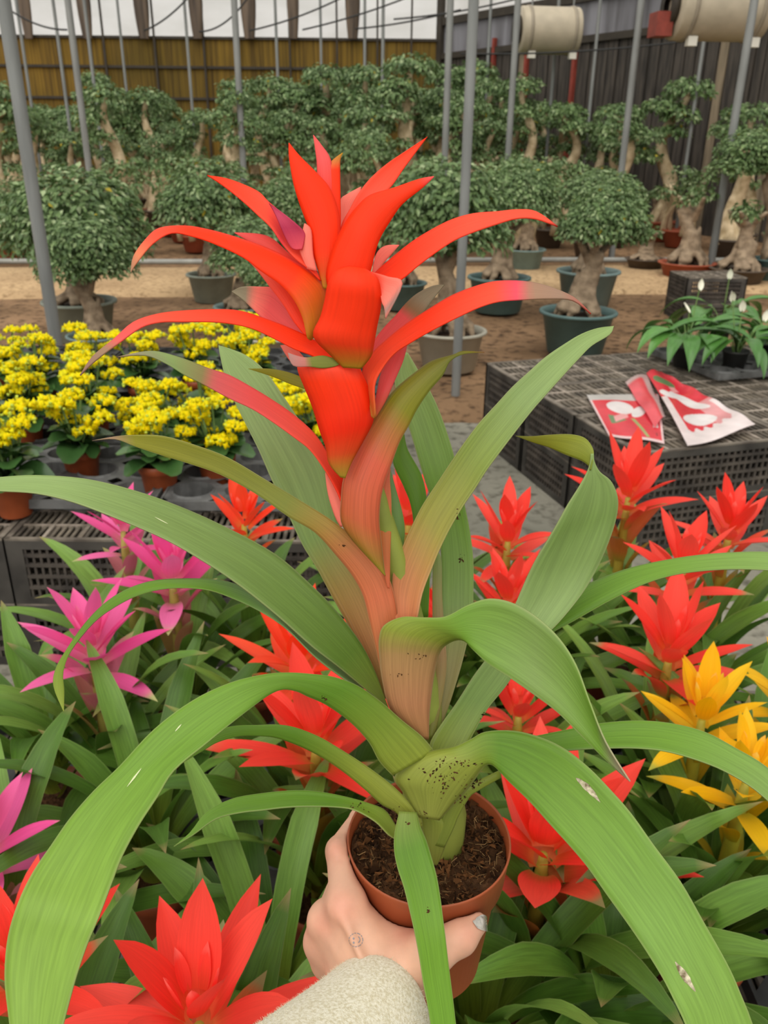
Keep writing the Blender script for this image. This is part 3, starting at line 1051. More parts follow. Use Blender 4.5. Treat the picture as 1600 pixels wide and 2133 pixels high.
for _l, _os in _seen.items():
    if len(_os) > 1:
        _os.sort(key=lambda q: q.location.x)
        for _k, _o in enumerate(_os):
            _o['label'] = _l + (', left one' if _k == 0 else (', right one' if _k == len(_os) - 1 else ', middle one'))
# ------------------------------------------------------------------ black harvest crates turned upside down as benches
M['crate_side'] = plain('crate_side', '#5a524a', 0.7, col2='#35302c', scale=11)
M['crate_rim'] = plain('dusty_rim', '#7f766a', 0.75, col2='#544c44', scale=14)
M['crate_bar'] = plain('dusty_rib', '#a3978a', 0.8, col2='#6a6054', scale=16)
CL, CWD, CHT = 0.50, 0.40, 0.20            # crate length (x), width (y), height


def crate_parts():
    q = MB()                                                       # lattice that was the bottom
    q2 = MB()
    q3 = MB()
    q4 = MB()
    for i in range(1, 5):
        x = -CL / 2 + CL * i / 5
        q3.box(x - 0.005, x + 0.005, -CWD / 2 + 0.012, CWD / 2 - 0.012, CHT - 0.014, CHT)
    for i in range(1, 4):
        y = -CWD / 2 + CWD * i / 4
        q3.box(-CL / 2 + 0.012, CL / 2 - 0.012, y - 0.005, y + 0.005, CHT - 0.014, CHT - 0.001)
    for i in range(0, 25):
        x = -CL / 2 + 0.012 + (CL - 0.024) * (i + 0.5) / 25
        q.box(x - 0.0045, x + 0.0045, -CWD / 2 + 0.012, CWD / 2 - 0.012, CHT - 0.010, CHT - 0.003)
    top = q.mesh('lattice', M['crate_top'])
    q = q2
    for a, b, c, d in ((-CL / 2, CL / 2, -CWD / 2, -CWD / 2 + 0.014), (-CL / 2, CL / 2, CWD / 2 - 0.014, CWD / 2), (-CL / 2, -CL / 2 + 0.014, -CWD / 2, CWD / 2), (CL / 2 - 0.014, CL / 2, -CWD / 2, CWD / 2)):
        q.box(a, b, c, d, CHT - 0.03, CHT - 0.004)
        q4.box(a, b, c, d, CHT - 0.004, CHT + 0.002)
        q.box(a, b, c, d, 0, 0.022)
    for sx in (-1, 1):
        for sy in (-1, 1):
            q.box(min(sx * CL / 2, sx * (CL / 2 - 0.045)), max(sx * CL / 2, sx * (CL / 2 - 0.045)), min(sy * CWD / 2, sy * (CWD / 2 - 0.012)), max(sy * CWD / 2, sy * (CWD / 2 - 0.012)), 0.02, CHT - 0.03)
            q.box(min(sx * CL / 2, sx * (CL / 2 - 0.012)), max(sx * CL / 2, sx * (CL / 2 - 0.012)), min(sy * CWD / 2, sy * (CWD / 2 - 0.045)), max(sy * CWD / 2, sy * (CWD / 2 - 0.045)), 0.02, CHT - 0.03)
    frame = q.mesh('frame', M['black_plastic'])
    def side(L):
        s = MB()
        n = int(L / 0.02)
        for i in range(n + 1):
            x = -L / 2 + L * i / n
            s.box(x - 0.0035, x + 0.0035, 0.002, 0.009, 0.02, CHT - 0.03)
        for z in (0.05, 0.085, 0.12, 0.15):
            s.box(-L / 2, L / 2, 0.0, 0.011, z - 0.005, z + 0.005)
        return s.mesh('slotted_side', M['crate_side'])
    return top, frame, side(CL - 0.06), side(CWD - 0.06), q3.mesh('cross_bars', M['crate_bar']), q4.mesh('rim', M['crate_rim'])


CRP = crate_parts()


def crate(x, y, z, rz, label, group):
    t = thing('crate', label, 'crate', (x, y, z), rz, group)
    link('lattice', CRP[0], t)
    link('frame', CRP[1], t)
    link('cross_bars', CRP[4], t)
    link('rim', CRP[5], t)
    o = link('slotted_side', CRP[2], t); o.location = (0, -CWD / 2 + 0.001, 0)
    o = link('slotted_side', CRP[2], t); o.location = (0, CWD / 2 - 0.001, 0); o.rotation_euler = (0, 0, math.pi)
    o = link('slotted_side', CRP[3], t); o.location = (-CL / 2 + 0.001, 0, 0); o.rotation_euler = (0, 0, -math.pi / 2)
    o = link('slotted_side', CRP[3], t); o.location = (CL / 2 - 0.001, 0, 0); o.rotation_euler = (0, 0, math.pi / 2)
    return t


ORD = ('first', 'second', 'third', 'fourth', 'fifth', 'sixth', 'seventh')
# left bench (kalanchoes): two crates high, its front face across the walk
LB_Y = on_z(150, 1385, 0).y
for lev in range(2):
    for i in range(5):
        for j in range(5):
            if lev == 0 and 0 < j and i < 4:
                continue
            x = -0.02 - (CL + 0.006) * (i + 0.5)
            y = LB_Y + (CWD + 0.004) * (j + 0.5)
            lab = ('top' if lev else 'bottom') + '-layer black crate of the left bench, ' + ORD[j] + ' row back, ' + ORD[i] + ' from its right end'
            crate(x, y, lev * (CHT + 0.003), 0.0, lab, 'crates of the left bench, ' + ('top' if lev else 'bottom'))
# right bench (wrappers, peace lilies), turned to the view
RZ = 2 * CHT + 0.005
rc0, rcA = on_z(1330, 945, RZ), on_z(1015, 757, RZ)
dA = (rcA - rc0); lenA = dA.length; dA.normalize()
dB = Vector((-dA.y, dA.x, 0)) * -1
angR = math.atan2(dA.y, dA.x)
RSA = lenA / 3 / CWD
RSB = (on_z(1328, 775, RZ) - on_z(1092, 811, RZ)).length / CL
print('right bench', RSA, RSB, lenA)
RS = 1                       # crates of this bench are a little larger
for lev in range(2):
    for i in range(3):
        for j in range(5):
            if lev == 0 and not (i == 0 or j == 0):
                continue
            p = rc0 + dA * (CWD * RSA + 0.008) * (i + 0.5) + dB * (CL * RSB + 0.008) * (j + 0.5)
            t = crate(p.x, p.y, lev * (CHT + 0.002), angR - math.pi / 2, ('top' if lev else 'bottom') + '-layer black crate of the right bench, ' + ('front', 'middle', 'rear')[i] + ' row, ' + ORD[j] + ' from its left', 'crates of the right bench, ' + ('top' if lev else 'bottom'))
            t.scale = (RSB, RSA, 1)
# low bench under the bromeliads
for i in range(6):
    for j in range(4):
        x = -1.32 + (CL + 0.006) * (i + 0.5)
        y = 0.02 + (CWD + 0.006) * (j + 0.5)
        crate(x, y, 0, 0, 'black crate of the low bench, ' + ORD[j] + ' row from the viewer, ' + ORD[i] + ' from the left', 'crates of the low bench')

# ------------------------------------------------------------------ grey pot trays with round holes
TP = 0.150


def tray_mesh(nx, ny, mat, pitch=TP, hole=0.058, depth=0.055):
    q = MB()
    n = 16
    for i in range(nx):
        for j in range(ny):
            cx, cy = (i - (nx - 1) / 2) * pitch, (j - (ny - 1) / 2) * pitch
            ring, ring2, sq, low = [], [], [], []
            for k in range(n):
                a = 2 * math.pi * (k + 0.5) / n
                c, s = math.cos(a), math.sin(a)
                m = max(abs(c), abs(s))
                sq.append((cx + c / m * pitch / 2, cy + s / m * pitch / 2, depth))
                ring.append((cx + c * hole * 1.08, cy + s * hole * 1.08, depth))
                ring2.append((cx + c * hole, cy + s * hole, depth + 0.006))
                low.append((cx + c * hole * 0.86, cy + s * hole * 0.86, 0.004))
            v = sq + ring + ring2 + low
            f = []
            for k in range(n):
                k2 = (k + 1) % n
                f += [(k, k2, n + k2, n + k), (n + k, n + k2, 2 * n + k2, 2 * n + k), (2 * n + k, 2 * n + k2, 3 * n + k2, 3 * n + k)]
            q.add(v, f)
            for k in (0, 1):
                q.box(cx - hole * 0.86, cx + hole * 0.86, cy - 0.004 + (k - 0.5) * 0.04, cy + 0.004 + (k - 0.5) * 0.04, 0.002, 0.006)
    X, Y_ = nx * pitch / 2, ny * pitch / 2
    for a, b, c, d in ((-X, X, -Y_ - 0.006, -Y_), (-X, X, Y_, Y_ + 0.006), (-X - 0.006, -X, -Y_ - 0.006, Y_ + 0.006), (X, X + 0.006, -Y_ - 0.006, Y_ + 0.006)):
        q.box(a, b, c, d, depth - 0.025, depth + 0.002)
    return q.mesh('tray', M[mat])


TRG, TRD = tray_mesh(4, 3, 'tray_grey'), tray_mesh(4, 3, 'tray_dark')
def tray(x, y, z, rz, mesh, label, group=None):
    o = link('pot_tray', mesh)
    o.location = (x, y, z)
    o.rotation_euler = (0, 0, rz)
    return tag(o, label, 'tray', group)


LZ = 2 * CHT + 0.008
for i in range(4):
    for j in range(5):
        x, y = -0.33 - 0.625 * i, LB_Y + 0.36 + 0.475 * j
        if y < LB_Y + 2.0:
            tray(x, y, LZ, 0.0, TRG if j == 0 else TRD, 'grey front tray with round holes on the left bench, ' + ORD[i] + ' from its right end' if j == 0 else 'dark tray with round holes on the left bench, ' + ORD[j] + ' row, ' + ORD[i] + ' from the right', 'front trays of the left bench' if j == 0 else 'dark trays of the left bench')
GZ = CHT + 0.006
for i in range(5):
    for j in range(3):
        x, y = -1.02 + 0.625 * i, 0.30 + 0.475 * j
        if (i, j) in ((1, 1), (2, 1)):
            continue
        tray(x, y, GZ, 0.0, TRD if (i + j) % 3 else TRG, ('dark' if (i + j) % 3 else 'grey') + ' holed tray under the bromeliads, ' + ORD[j] + ' row from the viewer, ' + ORD[i] + ' from the left', 'dark trays of the low bench' if (i + j) % 3 else 'grey trays of the low bench')

# ------------------------------------------------------------------ small round nursery pot shared by the bench plants
q = MB()
q.lathe([(0.0, 0.0), (0.042, 0.0), (0.044, 0.003), (0.054, 0.085), (0.0585, 0.087), (0.061, 0.112), (0.059, 0.113), (0.056, 0.095), (0.053, 0.088)], 28)
NPOT = q.mesh('pot', M['pot_orange'], True)
q = MB()
q.lathe([(0.0555, 0.098), (0.03, 0.1), (0.0, 0.101)], 18)
NSOIL = q.mesh('soil', M['soil'], True)

# ------------------------------------------------------------------ yellow kalanchoes
M['kal_leaf'] = col_mat('kalanchoe_leaf', 0.3, 0.2, 30, spec=0.5, trans=0.08)
M['kal_flower'] = col_mat('kalanchoe_flower', 0.6, 0.04, 60, trans=0.3, spec=0.15)


def kal_leaf(r_):
    n = 9
    vs, cs = [(0, 0, 0)], []
    for k in range(n * 2):
        a = math.pi * 2 * k / (n * 2)
        rr = 1 + 0.06 * (k % 2)
        x = 0.52 + 0.5 * math.cos(a) * rr
        y = 0.42 * math.sin(a) * rr
        vs.append((x, y, 0.10 * abs(y) * 2 + 0.12 * math.sin(x * 3) - 0.22 * x * x))
    vs.append((0.5, 0, 0.02))
    m = len(vs) - 1
    fs = [(m, 1 + k, 1 + (k + 1) % (n * 2)) for k in range(n * 2)]
    c1 = mix(lin('#33562a'), lin('#547a40'), r_.random())
    me = bpy.data.meshes.new('leaf')
    me.from_pydata(vs, [], fs)
    finish(me, M['kal_leaf'], True, [c1] * len(vs))
    return me


def floret_cluster(r_, n, R):
    vs, fs, cs = [], [], []
    y1, y2, g1, g2 = lin('#fff60a'), lin('#ffee00'), lin('#e4f060'), lin('#b4cc58')
    for i in range(n):
        u = r_.normal(0, 1, 3); u /= np.linalg.norm(u)
        if u[2] < -0.1:
            u[2] *= -0.5
        p = u * np.array((R, R, R * 0.62)) * r_.uniform(0.75, 1.05)
        bud = r_.random() < 0.2
        s = r_.uniform(0.0075, 0.011) * (0.5 if bud else 1)
        nrm = u + r_.normal(0, 0.25, 3); nrm /= np.linalg.norm(nrm)
        t = np.cross(nrm, (0.3, 0.5, 0.8)); t /= np.linalg.norm(t)
        b = np.cross(nrm, t)
        k0 = len(vs)
        col = mix(y1, y2, r_.random()) if not bud else mix(g1, g2, r_.random() * 0.6)
        m = 8
        vs.append(p + nrm * s * (0.15 if not bud else 1.2)); cs.append(lin('#ffd400') if not bud else col)
        for k in range(m):
            a = 2 * math.pi * k / m
            rr = s * (1.15 if k % 2 == 0 else 0.62)
            vs.append(p + (t * math.cos(a) + b * math.sin(a)) * rr + nrm * s * (0.25 if k % 2 == 0 else 0.05)); cs.append(col)
        vs.append(p - nrm * s * 1.6); cs.append(mix(col, g1, 0.5))
        for k in range(m):
            fs.append((k0, k0 + 1 + k, k0 + 1 + (k + 1) % m))
            fs.append((k0 + m + 1, k0 + 1 + (k + 1) % m, k0 + 1 + k))
    me = bpy.data.meshes.new('flower_cluster')
    me.from_pydata([tuple(v) for v in vs], [], fs)
    finish(me, M['kal_flower'], True, cs)
    return me


kr = np.random.default_rng(17)
KL = [kal_leaf(kr) for _ in range(6)]
KF = [floret_cluster(kr, 48, 0.040) for _ in range(5)]
M['kal_stem'] = plain('kalanchoe_stem', '#5f7a3a', 0.6)
q = MB(); q.tube([(0, 0, 0), (0, 0, 0.5), (0, 0, 1)], [0.0042, 0.0035, 0.003], 6); KS = q.mesh('stalk', M['kal_stem'], True)


def kalanchoe(bx, by, hx, hy, label, nf=10):
    """(bx, by) pot foot on the bench, (hx, hy) middle of the flower head in the photograph."""
    p = on_z(bx, by, LZ + 0.008)
    t = thing('yellow_kalanchoe', label, 'plant', (p.x, p.y, LZ + 0.008), kr.random() * 6.28)
    link('pot', NPOT, t)
    link('soil', NSOIL, t)
    hz = max(on_y(hx, hy, p.y).z - LZ, 0.2)
    for k in range(22):
        a = k * 2.4 + kr.normal(0, 0.2)
        z = 0.11 + (hz - 0.13) * (k / 22) * 0.9
        o = link('leaf', KL[k % 6], t)
        s = 0.098 * (1 - 0.35 * k / 22) * kr.uniform(0.85, 1.2)
        o.scale = (s, s, s)
        o.location = (0.012 * math.cos(a), 0.012 * math.sin(a), z)
        o.rotation_euler = (kr.normal(0, 0.2), -0.1 - 0.5 * k / 22 + kr.normal(0, 0.15), a)
    for k in range(nf):
        a = k * 2.4
        r = 0.0 if k == 0 else 0.045 + 0.02 * (k % 3)
        o = link('flower_cluster', KF[k % 5], t)
        z = hz + 0.06 - (0.0 if k == 0 else 0.03 * (k % 4)) + kr.normal(0, 0.01)
        o.location = (r * math.cos(a), r * math.sin(a), z)
        o.rotation_euler = (0, 0, kr.random() * 6.28)
        s = kr.uniform(0.85, 1.2)
        o.scale = (s, s, s)
        st = link('stalk', KS, t)
        st.location = (0.004 * math.cos(a), 0.004 * math.sin(a), 0.1)
        v = Vector((r * math.cos(a), r * math.sin(a), z)) - Vector(st.location)
        st.rotation_mode = 'QUATERNION'
        st.rotation_quaternion = Vector((0, 0, 1)).rotation_difference(v)
        st.scale = (1, 1, v.length)
    return t


for bx, by, hx, hy, lab in (
        (35, 1070, 35, 915, 'yellow kalanchoe in a terracotta-coloured pot at the left front corner of the bench'),
        (176, 1003, 158, 868, 'yellow kalanchoe in the second column, its orange pot in plain view'),
        (337, 1035, 335, 925, 'yellow kalanchoe behind the olive leaf tip, nearest the pink bromeliads'),
        (455, 1015, 440, 908, 'yellow kalanchoe with a small head above the orange-red bromeliad'),
        (62, 940, 62, 805, 'yellow kalanchoe second from the front at the left edge'),
        (200, 925, 195, 795, 'yellow kalanchoe behind the one with the orange pot in view'),
        (325, 960, 322, 845, 'yellow kalanchoe in the third column above the olive leaf tip'),
        (430, 945, 428, 828, 'yellow kalanchoe in the fourth column under the pink leaf'),
        (95, 860, 92, 742, 'yellow kalanchoe at the back left, beside the thick post'),
        (200, 855, 196, 735, 'yellow kalanchoe at the back, left of the grey bract tip'),
        (305, 860, 300, 740, 'yellow kalanchoe at the back in the third column'),
        (415, 845, 408, 722, 'yellow kalanchoe at the back in the fourth column'),
        (528, 860, 527, 750, 'yellow kalanchoe directly left of the broad grey-green leaf tip'),
        (515, 800, 517, 697, 'yellow kalanchoe farthest back, below the long red bract'),
        (592, 950, 590, 840, 'yellow kalanchoe mostly hidden behind the broad grey-green leaf'),
        (665, 985, 662, 890, 'yellow kalanchoe mostly hidden behind the red stem'),
        (10, 830, 2, 740, 'yellow kalanchoe cut off by the left edge')):
    kalanchoe(bx, by, hx, hy, lab)

# ------------------------------------------------------------------ peace lilies on the right bench
M['lily_leaf'] = leaf_mat('lily_leaf', trans=0.12, rough=0.32, streak=0.25, freq=10, edge=0.0, spec=0.5)
M['spathe'] = plain('white_spathe', '#e6e4d0', 0.5, noise=0.08)
M['black_pot'] = plain('black_pot', '#2b2b2a', 0.5)
lr = np.random.default_rng(23)


def blade(L, W, th0, th1, p=1.4, n=12, petiole=0.0, nc=5, prof='lily', chan=-0.12, twist=0.0):
    """Leaf in the x-z plane from the origin; returns grid points, faces and (s, u) per point."""
    E1, E2, NN, S = [], [], [], []
    x = z = 0.0
    N = n + 1
    prev = None
    for i in range(N):
        s = i / n
        th = th0 + (th1 - th0) * s ** p
        if i:
            thm = (th + prev) / 2
            x += math.sin(thm) * L / n
            z += math.cos(thm) * L / n
        prev = th
        if prof == 'lily':
            if s < petiole:
                w = 0.05
            else:
                q_ = (s - petiole) / (1 - petiole)
                w = max(0.05 * (1 - q_), math.sin(math.pi * q_ ** 0.62) ** 1.05) if q_ < 1 else 0.0
        elif prof == 'strap':
            w = (0.72 + 0.28 * min(1, s * 3)) * min(1, max(0.0, (1 - s)) / 0.34) ** 0.72
        else:
            w = max(0.0, math.sin(math.pi * (s * 0.83 + 0.17))) ** 0.8 if s < 1 else 0.0
            if s > 0.85:
                w *= 0.85
        w *= W
        tw = twist * s
        side = np.array((-math.sin(tw) * math.cos(th), math.cos(tw), math.sin(tw) * math.sin(th)))
        nr = np.array((-math.cos(th), 0, math.sin(th)))
        c = np.array((x, 0, z))
        E1.append(c - side * w / 2); E2.append(c + side * w / 2); NN.append(nr); S.append(s)
    V, F = ribbon(E1, E2, NN, chan, nc)
    luv = [(k / (nc - 1), S[i] * L * 12) for i in range(N) for k in range(nc)]
    return V, F, luv, [S[i] for i in range(N) for k in range(nc)]


def lily_leaf_mesh():
    V, F, luv, S = blade(lr.uniform(0.36, 0.46), lr.uniform(0.07, 0.088), lr.uniform(0.15, 0.5), lr.uniform(2.6, 3.1), 0.95, 18, 0.36, 7, 'lily', -0.16)
    cc = mix(lin('#3a6828'), lin('#5c8f42'), lr.random())
    cols = [mix(lin('#6a8a44'), cc, min(1, max(0, (s - 0.25) * 6))) for s in S]
    me = bpy.data.meshes.new('leaf')
    me.from_pydata([tuple(v) for v in V], [], F)
    finish(me, M['lily_leaf'], True, cols, luv)
    return me


LLV = [lily_leaf_mesh() for _ in range(8)]
q = MB()
vs, fs = [], []
for i in range(9):
    s = i / 8
    for k in range(7):
        u = (k / 6 - 0.5) * 2
        w = 0.028 * math.sin(math.pi * min(1, 0.12 + s * 0.88)) ** 0.8
        vs.append((u * w, 0.012 * (1 - u * u) - 0.01, s * 0.10))
for i in range(8):
    for k in range(6):
        fs.append((i * 7 + k, i * 7 + k + 1, (i + 1) * 7 + k + 1, (i + 1) * 7 + k))
q.add(vs, fs)
SPA = q.mesh('spathe', M['spathe'], True)
q = MB(); q.tube([(0, 0, 0), (0, 0, 0.5), (0, 0, 1)], [0.003, 0.0026, 0.002], 6); SPS = q.mesh('flower_stalk', M['kal_stem'], True)
q = MB(); q.lathe([(0, 0), (0.045, 0), (0.058, 0.09), (0.062, 0.092), (0.062, 0.1), (0.056, 0.1), (0.05, 0.085), (0, 0.088)], 20); BPOT = q.mesh('pot', M['black_pot'], True)
for bx, by, lab, nl, fl, h in ((1425, 742, 'left peace lily with broad drooping leaves and one small white bloom', 17, ((-0.03, -0.06, 0.27), (0.03, 0.02, 0.36)), 1.0),
                            (1530, 752, 'middle peace lily with a large leaf hanging over the round-holed tray', 18, ((-0.06, 0.0, 0.33), (-0.02, -0.03, 0.29), (0.08, -0.05, 0.25)), 1.0),
                            (1600, 735, 'peace lily cut off by the right edge with white blooms', 16, ((-0.05, -0.04, 0.36), (-0.06, -0.1, 0.27)), 1.05),
                            (1500, 690, 'peace lily behind the other two, over a lone black crate', 15, ((0.0, 0.0, 0.33),), 0.95)):
    p = on_z(bx, by, RZ + 0.06)
    t = thing('peace_lily', lab, 'plant', (p.x, p.y, RZ + 0.012), 0)
    link('pot', BPOT, t)
    for k in range(nl):
        a = k * 2.4 + lr.normal(0, 0.25)
        o = link('leaf', LLV[k % 8], t)
        o.location = (0.015 * math.cos(a), 0.015 * math.sin(a), 0.085)
        o.rotation_euler = (0, lr.normal(0, 0.12), a)
        s = h * lr.uniform(0.8, 1.12)
        o.scale = (s, s, s)
    for fx, fy, fz in fl:
        o = link('flower_stalk', SPS, t); o.location = (0, 0, 0.085)
        v = Vector((fx, fy, fz - 0.085))
        o.rotation_mode = 'QUATERNION'; o.rotation_quaternion = Vector((0, 0, 1)).rotation_difference(v); o.scale = (1, 1, v.length)
        o = link('spathe', SPA, t); o.location = (fx, fy, fz - 0.005); o.rotation_euler = (lr.normal(-0.2, 0.2), lr.normal(0, 0.3), lr.normal(0, 0.5)); o.scale = (0.55, 0.55, 0.55)
TR5 = tray_mesh(4, 3, 'tray_grey', 0.135, 0.055, 0.03)
p = on_z(1495, 757, RZ + 0.01)
tray(p.x, p.y, RZ + 0.006, angR, TR5, 'grey tray with round holes under the peace lilies')
p = on_z(1475, 572, RZ)
crate(p.x, p.y, CHT + 0.005, 0.05, 'lone black crate behind the peace lilies, on another crate', None)
crate(p.x, p.y, 0.0, 0.05, 'black crate on the ground under the lone crate behind the lilies', None)

# ------------------------------------------------------------------ two printed flower sleeves lying on the crates
M['sleeve_film'] = col_mat('printed_film', 0.22, 0.12, 14, spec=0.6, trans=0.15)


def film(name, quad, nx, ny, paint, label, z0, wave):
    """Four photograph corners on the bench; paint(u, v) -> colour."""
    P = [on_z(x, y, RZ + z0) for x, y in quad]
    vs, cs = [], []
    for j in range(ny + 1):
        for i in range(nx + 1):
            u, v = i / nx, j / ny
            p = P[0] * (1 - u) * (1 - v) + P[1] * u * (1 - v) + P[2] * u * v + P[3] * (1 - u) * v
            vs.append((p.x, p.y, RZ + z0 + wave(u, v)))
            cs.append(paint(u, v))
    fs = [(j * (nx + 1) + i, j * (nx + 1) + i + 1, (j + 1) * (nx + 1) + i + 1, (j + 1) * (nx + 1) + i) for j in range(ny) for i in range(nx)]
    c = sum((Vector(v) for v in vs), Vector()) / len(vs)
    o = mesh_obj(name, [Vector(v) - c for v in vs], fs, M['sleeve_film'], None, True, cs)
    o.location = c
    s = o.modifiers.new('thickness', 'SOLIDIFY'); s.thickness = 0.004; s.offset = -1
    return tag(o, label, 'wrapper', None)


fr, fw, fp, fg, fs_ = lin('#e23646'), lin('#efe7e6'), lin('#f0a8a8'), lin('#6d8a5c'), lin('#c9c3bf')
def ell(u, v, cu, cv, a, b, th):
    du, dv = u - cu, v - cv
    x, y = du * math.cos(th) + dv * math.sin(th), -du * math.sin(th) + dv * math.cos(th)
    return (x / a) ** 2 + (y / b) ** 2
def drop(u, v, cu, cv, a, b, th):
    du, dv = u - cu, v - cv
    x, y = (du * math.cos(th) + dv * math.sin(th)) / a, (-du * math.sin(th) + dv * math.cos(th)) / b
    if abs(x) > 1:
        return 9
    return (y / max(1e-3, (1 - x) ** 0.6 * (1 + x) ** 0.5)) ** 2
def paint_a(u, v):
    if v < 0.16 and u < 0.86:
        return fs_
    if u < 0.03 or u > 0.965 or v > 0.965:
        return mix(fw, fr, 0.25)
    if ell(u, v, 0.40, 0.34, 0.20, 0.15, 0.15) < 1:
        return fw
    if drop(u, v, 0.66, 0.42, 0.16, 0.085, 2.3) < 1:
        return fw
    if abs(u - 0.36) < 0.12 and abs(v - 0.56 + (u - 0.36) * 0.5) < 0.06:
        return fp
    if abs(v - 0.62) < 0.04 + 0.05 * math.sin(u * 9) and 0.16 < u < 0.5:
        return fg
    if abs((u - 0.55) - (v - 0.6) * 0.5) < 0.03 and 0.58 < v < 0.95:
        return lin('#a8b070')
    if 0.84 < u < 0.93 and 0.66 < v < 0.74:
        return fw
    if 0.87 < u < 0.90 and 0.84 < v < 0.92 and (int(v * 60) % 2):
        return lin('#401018')
    return fr
def paint_b(u, v):
    if v > 0.86 + 0.02 * math.sin(u * 40) or (u > 0.9 and v > 0.6):
        return mix(fw, fp, 0.12)
    if u < 0.14 and v > 0.42:
        return mix(fw, fp, 0.2)
    if drop(u, v, 0.55, 0.52, 0.30, 0.085, 0.5) < 1 or drop(u, v, 0.2, 0.40, 0.18, 0.05, 0.3) < 1 or drop(u, v, 0.45, 0.76, 0.28, 0.07, 0.1) < 1:
        return fw
    if 0.4 < u < 0.62 and 0.29 < v < 0.37:
        return fp
    if ell(u, v, 0.4, 0.2, 0.3, 0.08, 0.2) < 1:
        return fg
    if u > 0.62 and v > 0.56:
        return mix(fr, fw, 0.4)
    return fr
film('flower_sleeve', ((1222, 824), (1372, 822), (1384, 924), (1268, 908)), 150, 130, paint_a, 'small red printed flower sleeve with white lilies, left of the folded bundle', 0.008, lambda u, v: 0.003 * math.sin(u * 7) * math.sin(v * 5))
fb = film('flower_sleeve', ((1347, 779), (1378, 770), (1572, 888), (1432, 930)), 150, 150, paint_b, 'bundle of red and white printed flower sleeves with frayed clear ends', 0.022, lambda u, v: 0.01 * math.sin(u * 5 + v * 3) + 0.004 * math.sin(v * 26 + u * 4) * u)

P = [on_z(x, y, RZ + 0.03) for x, y in ((1303, 792), (1347, 776), (1388, 862), (1366, 884))]
vs, fs, cs = [], [], []
for j in range(17):
    for i in range(9):
        u, v = i / 8, j / 16
        p = P[0] * (1 - u) * (1 - v) + P[1] * u * (1 - v) + P[2] * u * v + P[3] * (1 - u) * v
        vs.append(Vector((p.x, p.y, RZ + 0.02 + 0.016 * math.sin(math.pi * u) + 0.004 * math.sin(v * 11))) - Vector(fb.location))
        cs.append(mix(fr, fs_, 0.8 if (u > 0.72 or v < 0.1) else 0.05))
for j in range(16):
    for i in range(8):
        fs.append((j * 9 + i, j * 9 + i + 1, (j + 1) * 9 + i + 1, (j + 1) * 9 + i))
mesh_obj('folded_flap', vs, fs, M['sleeve_film'], fb, True, cs)
# ------------------------------------------------------------------ bromeliads standing on the low bench
SC = {'red': (lin('#f23a2c'), lin('#ff5a4c'), lin('#d8422e'), lin('#9a8a72')),
      'orange': (lin('#ff4420'), lin('#ff5c3c'), lin('#e04a20'), lin('#b07a5a')),
      'pink': (lin('#ee4c98'), lin('#f878b4'), lin('#d86a78'), lin('#d6cf9c')),
      'yellow': (lin('#f6b808'), lin('#ffd02a'), lin('#d8981a'), lin('#c8c050'))}
gg = lin('#5e8630'); gl_ = lin('#86aa4e'); gdk = lin('#3e621c'); gy = lin('#8f9c34')


